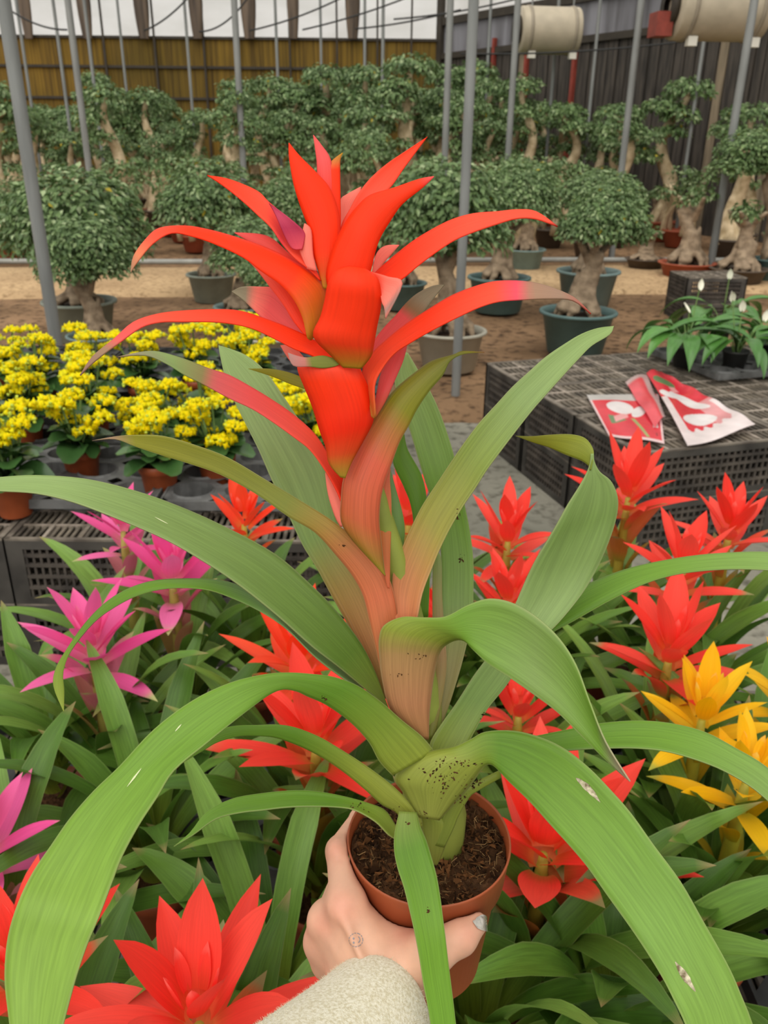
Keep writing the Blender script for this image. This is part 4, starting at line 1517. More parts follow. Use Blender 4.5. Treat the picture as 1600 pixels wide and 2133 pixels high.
def bromeliad(px, py, wpx, col, zh, label, seed, nleaf=14, nb=20, lean=(0, 0), head=True, tall=1.0, wl=0.044):
    p = on_z(px, py, zh)
    r_ = np.random.default_rng(seed)
    hw = wpx * depth_of(p) / FPX
    base = Vector((p.x - lean[0], p.y - lean[1], CHT + 0.014))
    t = thing('bromeliad', label, 'plant', base, 0, 'bromeliads on the low bench')
    link('pot', NPOT, t)
    link('soil', NSOIL, t)
    H = zh - base.z
    ax = lambda z: np.array((lean[0] * (z / H), lean[1] * (z / H), z))
    c0_, c1_, cb, ct = SC[col]
    # rosette of strap leaves
    for k in range(nleaf):
        a = k * 2.39996 + r_.normal(0, 0.12)
        u = k / nleaf
        L = r_.uniform(0.30, 0.44) * (1 - 0.15 * u) * tall
        th0 = 0.5 - 0.34 * u + r_.normal(0, 0.06)
        th1 = r_.uniform(1.5, 2.35) - 0.75 * u
        V, F, luv, S = blade(L, wl * r_.uniform(0.85, 1.1), th0, th1, r_.uniform(1.1, 1.6), 12, 0, 5, 'strap', -0.14, r_.normal(0, 0.25))
        gcol = mix(gg, gl_, r_.random() * 0.7)
        if r_.random() < 0.45:
            gcol = mix(gcol, gdk, 0.75)
        cols = [mix(gy, gcol, min(1, s * 3.2)) if s < 0.96 else lin('#9a8458') for s in S]
        off = r_.random() * 40
        o = mesh_obj('leaf', V, F, M['leaf'], t, True, cols, [(q[0], q[1] + off, off) for q in luv])
        z = 0.105 + 0.09 * u
        o.location = tuple(ax(z) + np.array((0.012 * math.cos(a), 0.012 * math.sin(a), 0)))
        o.rotation_euler = (0, 0, a)
    if not head:
        return t
    # flower stem with bracts, greenish below and coloured above
    mb = MB()
    mb.tube([ax(0.1), ax(H * 0.5), ax(H * 0.8), ax(H - 0.05)], [0.014, 0.012, 0.009, 0.005], 9, True, mix(cb, gy, 0.8))
    mb.build('stem', M_STEM, t, True, True)
    Lb = hw * 0.64
    zlow = max(H - 0.24, 0.17)
    for k in range(nb):
        u = k / (nb - 1)
        a = k * 2.39996 + seed + r_.normal(0, 0.12)
        z = (zlow + (H - 0.10 - zlow) * (u / 0.3)) if u < 0.3 else (H - 0.10 + 0.085 * (u - 0.3) / 0.7)
        hc = min(1, u * 3.2)                                   # 0 green sheath, 1 coloured
        L = Lb * (0.8 if u < 0.3 else 1.12 - 0.45 * u) * r_.uniform(0.88, 1.12)
        th0 = (0.1 + 0.6 * u) if u < 0.3 else 1.2 - 1.0 * (u - 0.3) / 0.7
        th1 = (0.9 + 1.2 * u if u < 0.3 else 1.8 - 1.35 * (u - 0.3) / 0.7) + r_.normal(0, 0.12)
        V, F, luv, S = blade(L, max(0.026, Lb * 0.245) * r_.uniform(0.9, 1.12), th0, th1, 0.9, 10, 0, 5, 'bract', -0.16)
        body = mix(mix(gy, cb, 0.35), mix(c0_, c1_, r_.random()), hc)
        tipc = mix(gy, ct, 0.6) if u < 0.42 else mix(body, ct, 0.15 if col in ('red', 'orange') else 0.4)
        tip0 = 0.78 if u < 0.42 else 0.92
        bs = mix(gy, body, 0.25 + 0.6 * u)
        cols = []
        for s in S:
            c = mix(bs, body, min(1, s * 4))
            if s > tip0:
                c = mix(body, tipc, min(1, (s - tip0) / 0.1))
            cols.append(c)
        off = r_.random() * 40
        o = mesh_obj('bract', V, F, M['bract'], t, True, cols, [(q[0], q[1] + off, off) for q in luv])
        o.location = tuple(ax(z) + np.array((0.008 * math.cos(a), 0.008 * math.sin(a), 0)))
        o.rotation_euler = (0, 0, a)
    for k in range(5):
        a = k * 1.257 + seed
        V, F, luv, S = blade(Lb * 0.32, 0.014, 0.15, 0.4, 1, 6, 0, 5, 'bract', -0.3)
        o = mesh_obj('flower_bud', V, F, M['bract'], t, True, [mix(c1_, (1, 0.9, 0.8), 0.12 * (s > 0.7)) for s in S], luv)
        o.location = tuple(ax(H - 0.015) + np.array((0.012 * math.cos(a), 0.012 * math.sin(a), 0)))
        o.rotation_euler = (0, 0, a)
    return t


M_STEM = col_mat('bromeliad_stem', 0.5)
for i, (px, py, w, col, zh, lab) in enumerate((
        (1315, 990, 250, 'red', 0.78, 'red bromeliad directly below the printed flower sleeves'),
        (1530, 1060, 225, 'red', 0.77, 'red bromeliad at the right edge under the crate bench'),
        (1432, 1140, 255, 'red', 0.75, 'red bromeliad behind the leaf that arches to the right edge'),
        (1062, 1075, 220, 'red', 0.76, 'red bromeliad right of the tall stem, beside the broad upright leaf'),
        (1062, 1205, 220, 'red', 0.70, 'red bromeliad lower right of the stem, behind the curled leaf'),
        (1405, 1310, 330, 'red', 0.72, 'red bromeliad just above the yellow ones'),
        (1140, 1715, 520, 'red', 0.64, 'large red bromeliad at the right of the held pot, seen from above'),
        (1085, 1440, 220, 'red', 0.62, 'red bromeliad almost hidden under the curled front leaf'),
        (852, 1030, 190, 'red', 0.78, 'red bromeliad glimpsed behind the middle of the tall stem'),
        (915, 1250, 170, 'red', 0.66, 'red bromeliad glimpsed low behind the tall stem'),
        (505, 1045, 190, 'orange', 0.76, 'orange-red bromeliad left of the tall stem near the kalanchoes'),
        (618, 1325, 290, 'orange', 0.70, 'orange-red bromeliad left of the stem, above another red head'),
        (655, 1490, 400, 'red', 0.67, 'red bromeliad whose head sits left of the held plant base'),
        (405, 2060, 560, 'red', 0.70, 'large red bromeliad beside the cream sleeve at the bottom'),
        (25, 1960, 470, 'red', 0.70, 'red bromeliad behind the big leaf in the bottom left corner'),
        (250, 1060, 190, 'pink', 0.74, 'farthest pink bromeliad, close to the kalanchoe bench'),
        (352, 1150, 265, 'pink', 0.72, 'middle pink bromeliad under the long left leaf'),
        (185, 1300, 290, 'pink', 0.68, 'nearest pink bromeliad with a whole upright head'),
        (-55, 1700, 330, 'pink', 0.62, 'pink bromeliad of which one bract tip shows at the left edge'),
        (1475, 1440, 270, 'yellow', 0.70, 'upper yellow bromeliad with a full star-shaped head'),
        (1568, 1570, 290, 'yellow', 0.68, 'lower yellow bromeliad with a long column of bracts'),
        (1650, 1370, 170, 'yellow', 0.70, 'yellow bromeliad cut off by the right edge'))):
    bromeliad(px, py, w, col, zh, lab, 100 + i)
for i, (px, py, zh, lab) in enumerate((
        (300, 1650, 0.5, 'leafy bromeliad under the big left leaf, no flower showing'),
        (560, 1960, 0.5, 'leafy bromeliad left of the hand, no flower showing'),
        (1290, 1980, 0.5, 'leafy bromeliad at the lower right, no flower showing'),
        (1500, 1780, 0.5, 'leafy bromeliad below the yellow columns, no flower showing'),
        (80, 1480, 0.5, 'leafy bromeliad at the left edge below the nearest pink head'),
        (1180, 1260, 0.55, 'leafy bromeliad behind the broad right leaf, no flower showing'),
        (1000, 2080, 0.45, 'leafy bromeliad below the held pot, no flower showing'))):
    bromeliad(px, py, 250, 'red', zh, lab, 300 + i, head=False, nleaf=16)
# ------------------------------------------------------------------ the potted bromeliad held up to the camera
def dstem(y):
    return 1.0 / (1.6 + (1780 - y) * 0.000385)


cR = lin('#ff3d12'); cR2 = lin('#ff5a40'); cRd = lin('#f52e0c'); cPink = lin('#f4605e'); cPale = lin('#ff8a78')
cOl = lin('#82883a'); cOlb = lin('#8c8a20'); cTip = lin('#a8876a'); cGrey = lin('#9c9478'); cGr = lin('#76963f'); cGb = lin('#729a34')
cGl = lin('#93ad68'); cGd = lin('#5e8622'); cSal = lin('#d0704a'); cSal2 = lin('#e0664a'); cYel = lin('#b88e24'); cBrn = lin('#8a6038')
cUnd = lin('#7f9a50'); cGm = lin('#77924a'); cYg = lin('#8a9636'); cTipG = lin('#8b7440'); cMag = lin('#b82c50')

HERO_V, HERO_F = [], []
hero_base = at(893, 1750, 0.62)
hero = thing('potted_bromeliad', 'tall red bromeliad in a small terracotta-coloured pot, held up by the hand', 'plant', hero_base)
_inv = Matrix.Translation(-hero_base)


def hleaf(name, rows, d, cols, bulge=0.12, tilt=0.0, mat='hero_leaf', nc=9, sub=4, first='tip', base_d=None, crease=0.0, extra=None, label=None):
    """rows: (x1, y1, x2, y2) of the two edges; d: [(t, depth offset)] from base t=0 to tip t=1; cols the same."""
    rows = [r if len(r) == 4 else (r[0], r[1], r[0], r[1]) for r in rows]
    if first == 'tip':
        rows = rows[::-1]
    R = np.array(rows, float)
    mid = (R[:, :2] + R[:, 2:]) / 2
    seg = np.r_[0, np.cumsum(np.linalg.norm(np.diff(mid, axis=0), axis=1))]
    t = seg / seg[-1]
    d0 = base_d if base_d is not None else dstem(mid[0, 1])
    dd = np.interp(t, [a for a, _ in d], [b for _, b in d]) + d0
    Q = catmull(np.c_[R, dd, t], sub)
    wpx = np.linalg.norm(Q[:, 2:4] - Q[:, :2], axis=1)
    rel = wpx / max(wpx.max(), 1e-6)
    E1, E2, Nn = [], [], []
    for i, q in enumerate(Q):
        td = tilt * rel[i] / 2
        a = at(q[0], q[1], q[4] + td)
        b = at(q[2], q[3], q[4] - td)
        E1.append(a); E2.append(b)
        Nn.append((CAM - (a + b) / 2).normalized())
    if np.isscalar(bulge):
        bl = np.full(len(Q), bulge)
    else:
        bl = np.interp(Q[:, 5], [a for a, _ in bulge], [b for _, b in bulge])
    V, F = ribbon(E1, E2, Nn, bl, nc, crease)
    V = V - np.array(hero_base)
    colv, luv = [], []
    L = seg[-1] * d0 / FPX
    off = random.random() * 50
    for i in range(len(Q)):
        c = ramp(cols, Q[i, 5])
        for k in range(nc):
            colv.append(c)
            luv.append((k / (nc - 1), Q[i, 5] * L * 12 + off, off))
    n0 = len(HERO_V)
    HERO_V.extend(Vector(v) for v in V)
    HERO_F.extend(tuple(i + n0 for i in f) for f in F)
    o = mesh_obj(name, V, F, M[mat], hero, True, colv, luv)
    sol = o.modifiers.new('thickness', 'SOLIDIFY')
    sol.thickness = 0.0009
    sol.offset = 0.0
    if label:
        o['label'] = label
    return o


random.seed(4)
B = dict(mat='bract', bulge=0.16)
red = [(0, cRd), (0.15, cR), (0.9, cR), (1, cPink)]
# --- flower head, top to bottom
hleaf('bract', [(653, 282), (657, 310, 669, 302), (661, 348, 689, 334), (660, 400, 694, 390), (662, 450, 690, 450)], [(0, 0.012), (1, 0.012)], [(0, cR), (0.7, cPink), (1, cPink)], **B)
hleaf('bract', [(714, 319), (694, 334, 709, 331), (673, 358, 708, 352), (676, 410, 709, 418), (680, 474, 709, 474), (678, 530, 700, 530)], [(0, 0.006), (1, 0.006)], [(0, cR), (0.8, cR), (0.88, lin('#e07a3a')), (1, cYel)], **B)
hleaf('bract', [(602, 298), (603, 330, 624, 325), (612, 383, 661, 362), (627, 432, 690, 398), (645, 481, 708, 460), (653, 530, 704, 525), (666, 572, 688, 575), (674, 600, 680, 602)], [(0, 0.0), (0.6, -0.006), (1, -0.012)], [(0, cYel), (0.1, lin('#e8541c')), (0.25, cR), (1, cR)], **B)
hleaf('bract', [(752, 390), (722, 406, 748, 412), (709, 420, 738, 435), (707, 470, 728, 462), (700, 530, 715, 520)], [(0, 0.02), (1, 0.026)], [(0, cPale), (1, cPale)], **B)
hleaf('bract', [(890, 285), (852, 310, 869, 313), (806, 341, 841, 351), (771, 372, 816, 387), (746, 404, 792, 412), (729, 435, 775, 450), (712, 467, 745, 500), (690, 540, 715, 550)], [(0, 0.008), (0.5, 0.014), (1, 0.02)], [(0, cR), (0.5, cR2), (1, cR)], mat='bract', bulge=-0.12)
hleaf('bract', [(904, 368), (872, 374, 880, 391), (820, 392, 838, 425), (771, 407, 813, 460), (743, 432, 792, 495), (722, 460, 781, 526), (705, 492, 773, 560), (690, 527, 760, 595), (680, 575, 725, 615), (690, 620, 705, 630)], [(0, -0.004), (0.4, -0.014), (1, -0.022)], red, mat='bract', bulge=0.2)
hleaf('bract', [(432, 365), (470, 371, 463, 385), (505, 383, 505, 418), (540, 400, 540, 450), (561, 421, 565, 474), (596, 450, 589, 509), (629, 480, 617, 540), (640, 520, 645, 562), (660, 565, 668, 585)], [(0, 0.002), (1, -0.004)], [(0, cR), (0.28, cR2), (0.4, lin('#e23a42')), (0.55, cR2), (1, cR)], mat='bract', bulge=-0.14, tilt=0.008)
hleaf('bract', [(561, 424), (590, 444, 575, 450), (632, 480, 590, 485), (634, 500, 606, 515), (629, 520, 618, 520)], [(0, -0.001), (1, -0.001)], [(0, lin('#e04a58')), (0.4, cMag), (0.7, lin('#d04a68')), (1, cMag)], mat='bract', bulge=-0.1)
hleaf('bract', [(635, 466), (627, 500, 648, 480), (624, 520, 652, 530), (640, 560, 660, 565)], [(0, 0.0), (1, -0.004)], [(0, cPale), (1, cPale)], **B)
hleaf('bract', [(489, 485), (540, 488, 530, 510), (568, 498, 560, 530), (596, 523, 590, 552), (622, 547, 615, 572), (650, 580, 645, 590)], [(0, 0.008), (1, 0.012)], [(0, cR2), (1, cPink)], **B)
hleaf('bract', [(482, 607), (505, 597, 505, 624), (540, 597, 530, 647), (572, 600, 552, 670), (596, 621, 575, 690), (617, 646, 600, 705), (638, 690, 632, 715), (660, 720, 655, 728)], [(0, 0.008), (1, 0.024)], [(0, cPink), (0.6, cPink), (0.76, cPale), (0.86, cGrey), (1, cGrey)], mat='bract', bulge=-0.1)
hleaf('bract', [(500, 527), (545, 545, 533, 560), (590, 586, 564, 600), (615, 628, 590, 634), (637, 668, 612, 670), (652, 695, 637, 701)], [(0, 0.0), (1, 0.006)], [(0, cR), (0.5, cR2), (1, cPale)], mat='bract', bulge=0.1)
hleaf('bract', [(273, 567), (279, 534, 287, 546), (303, 500, 319, 508), (332, 476, 358, 486), (385, 471, 400, 493), (435, 479, 445, 508), (490, 494, 505, 536), (554, 516, 545, 566), (617, 545, 585, 594), (657, 570, 612, 625), (680, 598, 630, 662), (680, 640, 640, 703), (662, 690, 648, 708)], [(0, -0.008), (0.4, -0.016), (1, -0.03)], [(0, cYel), (0.14, lin('#d8641a')), (0.26, cR), (0.7, cR), (0.85, cR2), (0.93, lin('#e88a60')), (1, cTip)], mat='bract', bulge=0.14, tilt=0.012)
hleaf('bract', [(1162, 472), (1117, 441, 1117, 456), (1077, 437, 1077, 455), (1036, 441, 1034, 467), (987, 445, 987, 483), (943, 457, 947, 500), (902, 477, 910, 524), (861, 502, 871, 553), (825, 530, 836, 582), (790, 560, 800, 600), (750, 600, 755, 630)], [(0, 0.0), (0.5, -0.004), (1, -0.012)], [(0, cRd), (0.2, cR), (0.6, cR2), (0.95, cR2), (1, lin('#b03028'))], mat='bract', bulge=-0.08, tilt=0.014)
hleaf('bract', [(831, 511), (802, 513, 815, 530), (784, 530, 796, 552), (775, 570, 785, 575)], [(0, 0.01), (1, 0.014)], [(0, cPale), (1, cPale)], **B)
hleaf('bract', [(926, 593), (902, 595, 910, 613), (869, 611, 894, 634), (845, 632, 878, 656), (825, 656, 852, 684), (800, 682, 822, 712), (776, 715, 792, 745), (765, 750, 775, 760)], [(0, 0.004), (1, 0.016)], [(0, cPink), (0.52, cPink), (0.62, lin('#9a7850')), (0.75, cGrey), (1, cGrey)], mat='bract', bulge=-0.08)
# front bract, folded over at the top
hleaf('bract', [(728, 555, 760, 560), (700, 563, 785, 578), (684, 590, 793, 606), (677, 625, 793, 640), (668, 660, 785, 680), (653, 700, 779, 716), (687, 738, 773, 742), (715, 765, 752, 768)], [(0, -0.02), (0.5, -0.03), (0.9, -0.042), (1, -0.038)], [(0, lin('#a8821e')), (0.1, lin('#c8641c')), (0.24, lin('#f04018')), (0.4, cR), (1, cR)], mat='bract', bulge=[(0, 0.1), (0.5, 0.22), (0.85, 0.2), (1, 0.1)])
hleaf('bract', [(803, 663), (838, 590, 800, 640), (808, 576, 795, 628), (772, 566, 787, 592), (735, 557, 770, 570)], [(0, -0.034), (1, -0.045)], [(0, cR), (0.3, cR2), (0.55, cPale), (0.8, lin('#a88a80')), (1, lin('#e08070'))], mat='bract', bulge=-0.1, base_d=dstem(768))
hleaf('bract', [(849, 714, 812, 741), (840, 750, 795, 775), (823, 790, 786, 815), (803, 835, 779, 850), (782, 870, 776, 870)], [(0, -0.006), (1, 0.002)], [(0, lin('#c8602a')), (0.4, cPink), (1, cPink)], **B)
hleaf('bract', [(1231, 654), (1194, 619, 1194, 626), (1137, 595, 1146, 622), (1089, 586, 1089, 624), (1036, 586, 1040, 628), (995, 595, 999, 640), (943, 615, 951, 662), (894, 644, 896, 690), (845, 676, 853, 715), (804, 709, 821, 737), (772, 740, 795, 770), (755, 775, 780, 805), (768, 830, 782, 860), (774, 868, 780, 872)], [(0, -0.022), (0.3, -0.02), (0.6, -0.022), (1, -0.03)], [(0, lin('#b87a30')), (0.12, lin('#f0522c')), (0.4, cR), (0.66, cR2), (0.73, lin('#f4586a')), (0.78, lin('#b08a70')), (0.88, lin('#a88872')), (0.95, lin('#b87060')), (1, lin('#b83a2c'))], mat='bract', bulge=-0.06, tilt=0.014)
hleaf('bract', [(167, 782), (194, 742, 199, 751), (237, 707, 251, 712), (277, 672, 294, 682), (325, 655, 334, 671), (377, 648, 380, 670), (447, 645, 456, 671), (500, 648, 520, 682), (552, 664, 570, 704), (609, 686, 614, 727), (660, 712, 653, 742), (692, 742, 690, 768), (715, 765, 712, 785)], [(0, -0.01), (0.5, -0.018), (1, -0.035)], [(0, cR), (0.3, cR), (0.65, cR2), (0.82, cPink), (0.88, cTip), (1, lin('#9a7064'))], mat='bract', bulge=-0.08, tilt=0.012)
# lower front bract with its curled olive tip
hleaf('bract', [(640, 748, 715, 746), (622, 760, 745, 762), (622, 775, 755, 780), (634, 805, 767, 808), (652, 850, 778, 850), (667, 899, 776, 880), (679, 932, 756, 920), (686, 966, 733, 962), (710, 994, 719, 996)], [(0, -0.022), (0.6, -0.03), (1, -0.038)], [(0, lin('#a08a28')), (0.08, lin('#b87a28')), (0.2, lin('#d84a1c')), (0.4, cRd), (0.8, cR), (1, cR2)], mat='bract', bulge=[(0, 0.1), (0.5, 0.2), (0.9, 0.18), (1, 0.08)])
hleaf('bract', [(600, 735), (618, 741, 611, 762), (640, 745, 645, 764), (672, 741, 672, 767), (700, 748, 698, 763), (716, 752, 714, 755)], [(0, -0.042), (1, -0.046)], [(0, cOl), (0.55, cOl), (0.66, lin('#d08078')), (1, lin('#b89088'))], mat='bract', bulge=0.05, base_d=dstem(996))
hleaf('bract', [(585, 720), (605, 720, 600, 745), (625, 735, 612, 758), (650, 770, 640, 775)], [(0, 0.0), (1, 0.004)], [(0, cPale), (1, cPale)], base_d=dstem(900), **B)
hleaf('bract', [(243, 744), (297, 733, 302, 740), (332, 733, 346, 757), (385, 748, 385, 781), (437, 768, 429, 803), (477, 781, 477, 829), (525, 807, 525, 851), (569, 834, 569, 879), (612, 864, 612, 910), (656, 904, 647, 938), (686, 950, 679, 982), (715, 992, 700, 1020), (718, 1010, 711, 1045)], [(0, -0.006), (0.4, -0.004), (1, 0.0)], [(0, cRd), (0.2, cR2), (0.5, cPink), (0.63, lin('#e06a6a')), (0.68, lin('#98905a')), (0.8, cGl), (0.93, cGrey), (1, cTip)], mat='bract', bulge=-0.1, tilt=0.012)
hleaf('bract', [(678, 985), (684, 1030, 700, 1018), (698, 1075, 712, 1050), (710, 1098, 718, 1095)], [(0, 0.0), (1, 0.004)], [(0, cPale), (1, cPale)], **B)
# --- transition leaves around the stem
hleaf('leaf', [(1009, 734), (964, 732, 967, 737), (945, 739, 937, 752), (900, 752, 922, 782), (866, 775, 896, 812), (825, 809, 870, 850), (799, 842, 851, 887), (776, 880, 832, 921), (750, 921, 814, 970), (731, 959, 802, 1003), (716, 996, 793, 1040), (711, 1037, 790, 1086), (711, 1086, 795, 1135), (735, 1125, 800, 1180), (790, 1185, 803, 1200)], [(0, -0.024), (0.5, -0.034), (1, -0.03)], [(0, lin('#98902c')), (0.1, lin('#a0702c')), (0.2, lin('#c05c34')), (0.42, cSal2), (0.55, lin('#b87a3c')), (0.63, cOlb), (0.9, cOl), (0.95, cOlb), (1, cBrn)], bulge=0.16)
hleaf('leaf', [(813, 975), (797, 1005, 812, 1000), (786, 1040, 815, 1040), (787, 1095, 815, 1095), (792, 1150, 813, 1150), (800, 1190, 812, 1205), (808, 1225, 811, 1226)], [(0, -0.014), (1, -0.014)], [(0, lin('#c8603c')), (0.5, lin('#cc7a40')), (1, cSal2)], bulge=0.1)
hleaf('leaf', [(842, 905), (818, 955, 850, 938), (840, 1011, 877, 987), (855, 1049, 888, 1032), (862, 1100, 892, 1090), (860, 1200, 895, 1190), (862, 1290, 892, 1285)], [(0, 0.02), (1, 0.02)], [(0, cGd), (1, cGd)], bulge=0.1)
hleaf('leaf', [(812, 975), (811, 1000, 822, 1012), (811, 1060, 838, 1068), (811, 1110, 843, 1112), (811, 1160, 834, 1165), (811, 1215, 818, 1215)], [(0, 0.004), (1, 0.01)], [(0, cGb), (1, lin('#6f8a54'))], bulge=0.1)
hleaf('leaf', [(455, 719), (458, 738, 484, 728), (469, 786, 514, 741), (488, 835, 551, 771), (514, 888, 590, 825), (540, 940, 637, 895), (566, 1000, 672, 945), (600, 1071, 690, 1000), (630, 1135, 705, 1086), (660, 1184, 730, 1150), (690, 1240, 775, 1215), (724, 1300, 800, 1290), (758, 1365, 815, 1355), (787, 1416, 820, 1410), (800, 1455, 815, 1455)], [(0, 0.0), (0.4, 0.012), (1, 0.05)], [(0, lin('#98803c')), (0.15, lin('#c08048')), (0.3, lin('#a88a44')), (0.45, cUnd), (0.7, lin('#84985a')), (1, cGl)], bulge=-0.08)
hleaf('leaf', [(192, 918), (240, 909, 240, 915), (280, 906, 284, 931), (340, 908, 332, 947), (410, 928, 394, 966), (475, 953, 459, 989), (550, 997, 530, 1027), (625, 1042, 600, 1076), (700, 1090, 655, 1108), (765, 1145, 700, 1156), (805, 1195, 735, 1200), (820, 1235, 757, 1242), (829, 1285, 769, 1290), (832, 1340, 782, 1345), (825, 1400, 795, 1405)], [(0, -0.022), (0.3, -0.034), (0.6, -0.05), (1, -0.08)], [(0, lin('#c07a48')), (0.18, cSal), (0.3, lin('#c8764a')), (0.4, lin('#a88840')), (0.5, cOl), (0.9, cOlb), (0.95, cTip), (1, cTip)], bulge=[(0, 0.14), (0.35, 0.1), (0.6, -0.06), (1, -0.06)])
hleaf('leaf', [(1279, 679), (1247, 683, 1270, 697), (1212, 695, 1233, 720), (1178, 715, 1206, 747), (1137, 743, 1171, 785), (1102, 774, 1137, 823), (1068, 805, 1109, 855), (1034, 842, 1075, 898), (999, 880, 1041, 943), (965, 925, 1013, 981), (937, 966, 989, 1019), (910, 1007, 965, 1054), (882, 1049, 937, 1102), (862, 1087, 915, 1147), (845, 1124, 898, 1188), (831, 1159, 880, 1236), (818, 1200, 871, 1281), (820, 1260, 866, 1300), (830, 1320, 860, 1330)], [(0, -0.02), (0.5, -0.02), (1, 0.01)], [(0, cSal), (0.16, lin('#c48450')), (0.3, lin('#9c9640')), (0.5, lin('#84963e')), (0.7, cGl), (1, cGl)], bulge=-0.1, tilt=0.006)
hleaf('leaf', [(840, 732, 850, 735), (822, 790, 866, 762), (838, 850, 897, 816), (855, 900, 920, 868), (870, 950, 945, 945), (885, 1000, 957, 1000), (905, 1060, 969, 1056), (915, 1110, 979, 1107), (919, 1166, 986, 1166), (919, 1234, 986, 1234), (918, 1290, 983, 1290), (912, 1400, 960, 1390), (900, 1500, 925, 1500), (890, 1545, 902, 1545)], [(0, -0.01), (0.2, 0.0), (0.4, 0.012), (1, 0.015)], [(0, lin('#8a7a38')), (0.2, lin('#98905c')), (0.35, cUnd), (0.6, cGb), (1, cGl)], bulge=-0.08)
hleaf('leaf', [(905, 1140), (902, 1180, 919, 1165), (901, 1240, 921, 1240), (902, 1320, 925, 1310), (905, 1400, 930, 1390), (897, 1480, 915, 1490), (893, 1540, 903, 1540)], [(0, -0.014), (1, 0.008)], [(0, lin('#7a8030')), (0.5, lin('#b08a60')), (1, cUnd)], bulge=0.1)
# the wide leaf on the right with its tip twisted back
hleaf('leaf', [(1075, 908), (1109, 909, 1109, 921), (1144, 906, 1144, 932), (1188, 905, 1178, 947), (1219, 913, 1212, 960), (1235, 934, 1228, 972), (1237, 950, 1230, 980)], [(0, 0.035), (0.5, 0.05), (1, 0.07)], [(0, cYg), (0.8, cOlb), (1, cOl)], bulge=0.1, base_d=0.54)
hleaf('leaf', [(1231, 945, 1237, 945), (1229, 965, 1239, 962), (1222, 985, 1250, 983), (1206, 1014, 1272, 1001), (1182, 1052, 1285, 1027), (1161, 1090, 1288, 1054), (1137, 1131, 1281, 1092), (1116, 1166, 1264, 1140), (1096, 1207, 1242, 1188), (1074, 1258, 1212, 1238), (1056, 1300, 1165, 1296), (1040, 1330, 1125, 1335), (1015, 1370, 1088, 1378), (985, 1410, 1055, 1428), (950, 1465, 1015, 1478), (920, 1507, 987, 1527), (897, 1545, 966, 1567), (893, 1580, 940, 1590)], [(0, -0.026), (0.25, -0.008), (0.6, 0.0), (1, -0.02)], [(0, cYg), (0.2, cGm), (0.5, cGl), (0.8, cGm), (1, cGl)], bulge=-0.09, base_d=dstem(1560))
hleaf('leaf', [(1770, 1215), (1680, 1160, 1690, 1196), (1600, 1150, 1600, 1188), (1525, 1151, 1525, 1186), (1450, 1157, 1450, 1191), (1375, 1169, 1392, 1201), (1300, 1187, 1332, 1221), (1225, 1217, 1262, 1256), (1165, 1251, 1195, 1294), (1115, 1288, 1148, 1320), (1070, 1330, 1100, 1360), (1010, 1400, 1040, 1440), (960, 1480, 990, 1510), (930, 1540, 960, 1560)], [(0, 0.01), (0.4, 0.03), (1, 0.04)], [(0, cYg), (0.3, cGd), (0.6, cGb), (1, cGl)], bulge=[(0, 0.1), (0.45, 0.12), (0.7, 0.0), (1, -0.1)], tilt=0.016)
# left leaves
hleaf('leaf', [(-100, 1010), (-40, 998, -50, 1018), (0, 994, 0, 1023), (75, 990, 75, 1028), (175, 997, 155, 1047), (275, 1020, 250, 1083), (375, 1055, 345, 1124), (475, 1100, 428, 1172), (575, 1155, 502, 1222), (650, 1220, 578, 1283), (703, 1275, 650, 1347), (752, 1340, 702, 1387), (782, 1400, 752, 1428), (802, 1455, 795, 1464), (820, 1500, 812, 1500)], [(0, -0.012), (0.3, -0.03), (0.6, -0.05), (1, -0.08)], [(0, lin('#8f9a3c')), (0.15, lin('#5f7c2c')), (0.4, cGm), (0.8, cGl), (1, cGl)], bulge=-0.1, tilt=0.022)
hleaf('leaf', [(133, 1482), (112, 1430, 134, 1440), (117, 1392, 132, 1400), (140, 1352, 149, 1355), (175, 1302, 194, 1298), (215, 1260, 240, 1264), (260, 1230, 290, 1240), (315, 1211, 352, 1226), (375, 1206, 425, 1228), (438, 1207, 475, 1243), (490, 1217, 540, 1273), (545, 1250, 600, 1313), (600, 1300, 660, 1372), (660, 1350, 720, 1417), (720, 1400, 790, 1467), (790, 1470, 815, 1500)], [(0, -0.01), (0.4, -0.02), (0.7, -0.05), (1, -0.11)], [(0, lin('#7f9a58')), (0.35, lin('#86a866')), (0.5, cGb), (0.8, cGd), (1, cYg)], bulge=[(0, -0.05), (0.5, 0.1), (1, 0.1)], tilt=0.008)
hleaf('leaf', [(905, 1565, 818, 1615), (878, 1533, 790, 1585), (837, 1500, 768, 1545), (794, 1462, 730, 1504), (745, 1428, 680, 1468), (695, 1410, 640, 1450), (650, 1404, 618, 1440), (605, 1401, 590, 1436), (555, 1404, 563, 1446), (480, 1422, 527, 1472), (400, 1460, 478, 1510), (320, 1520, 425, 1553), (250, 1595, 363, 1605), (195, 1648, 328, 1660), (147, 1703, 290, 1718), (107, 1760, 255, 1783), (68, 1818, 231, 1845), (38, 1880, 204, 1915), (17, 1950, 180, 1972), (10, 2030, 158, 2038), (16, 2100, 137, 2115), (30, 2190, 112, 2210), (70, 2330)], [(0, -0.042), (0.25, -0.08), (0.45, -0.12), (0.7, -0.18), (1, -0.2)], [(0, cYg), (0.15, cGd), (0.3, cGb), (0.45, cGb), (0.7, lin('#86aa42')), (1, lin('#8cae4c'))], first='base', bulge=[(0, 0.16), (0.25, 0.08), (0.4, -0.04), (0.6, -0.06), (1, -0.05)], crease=0.03, tilt=0.006)
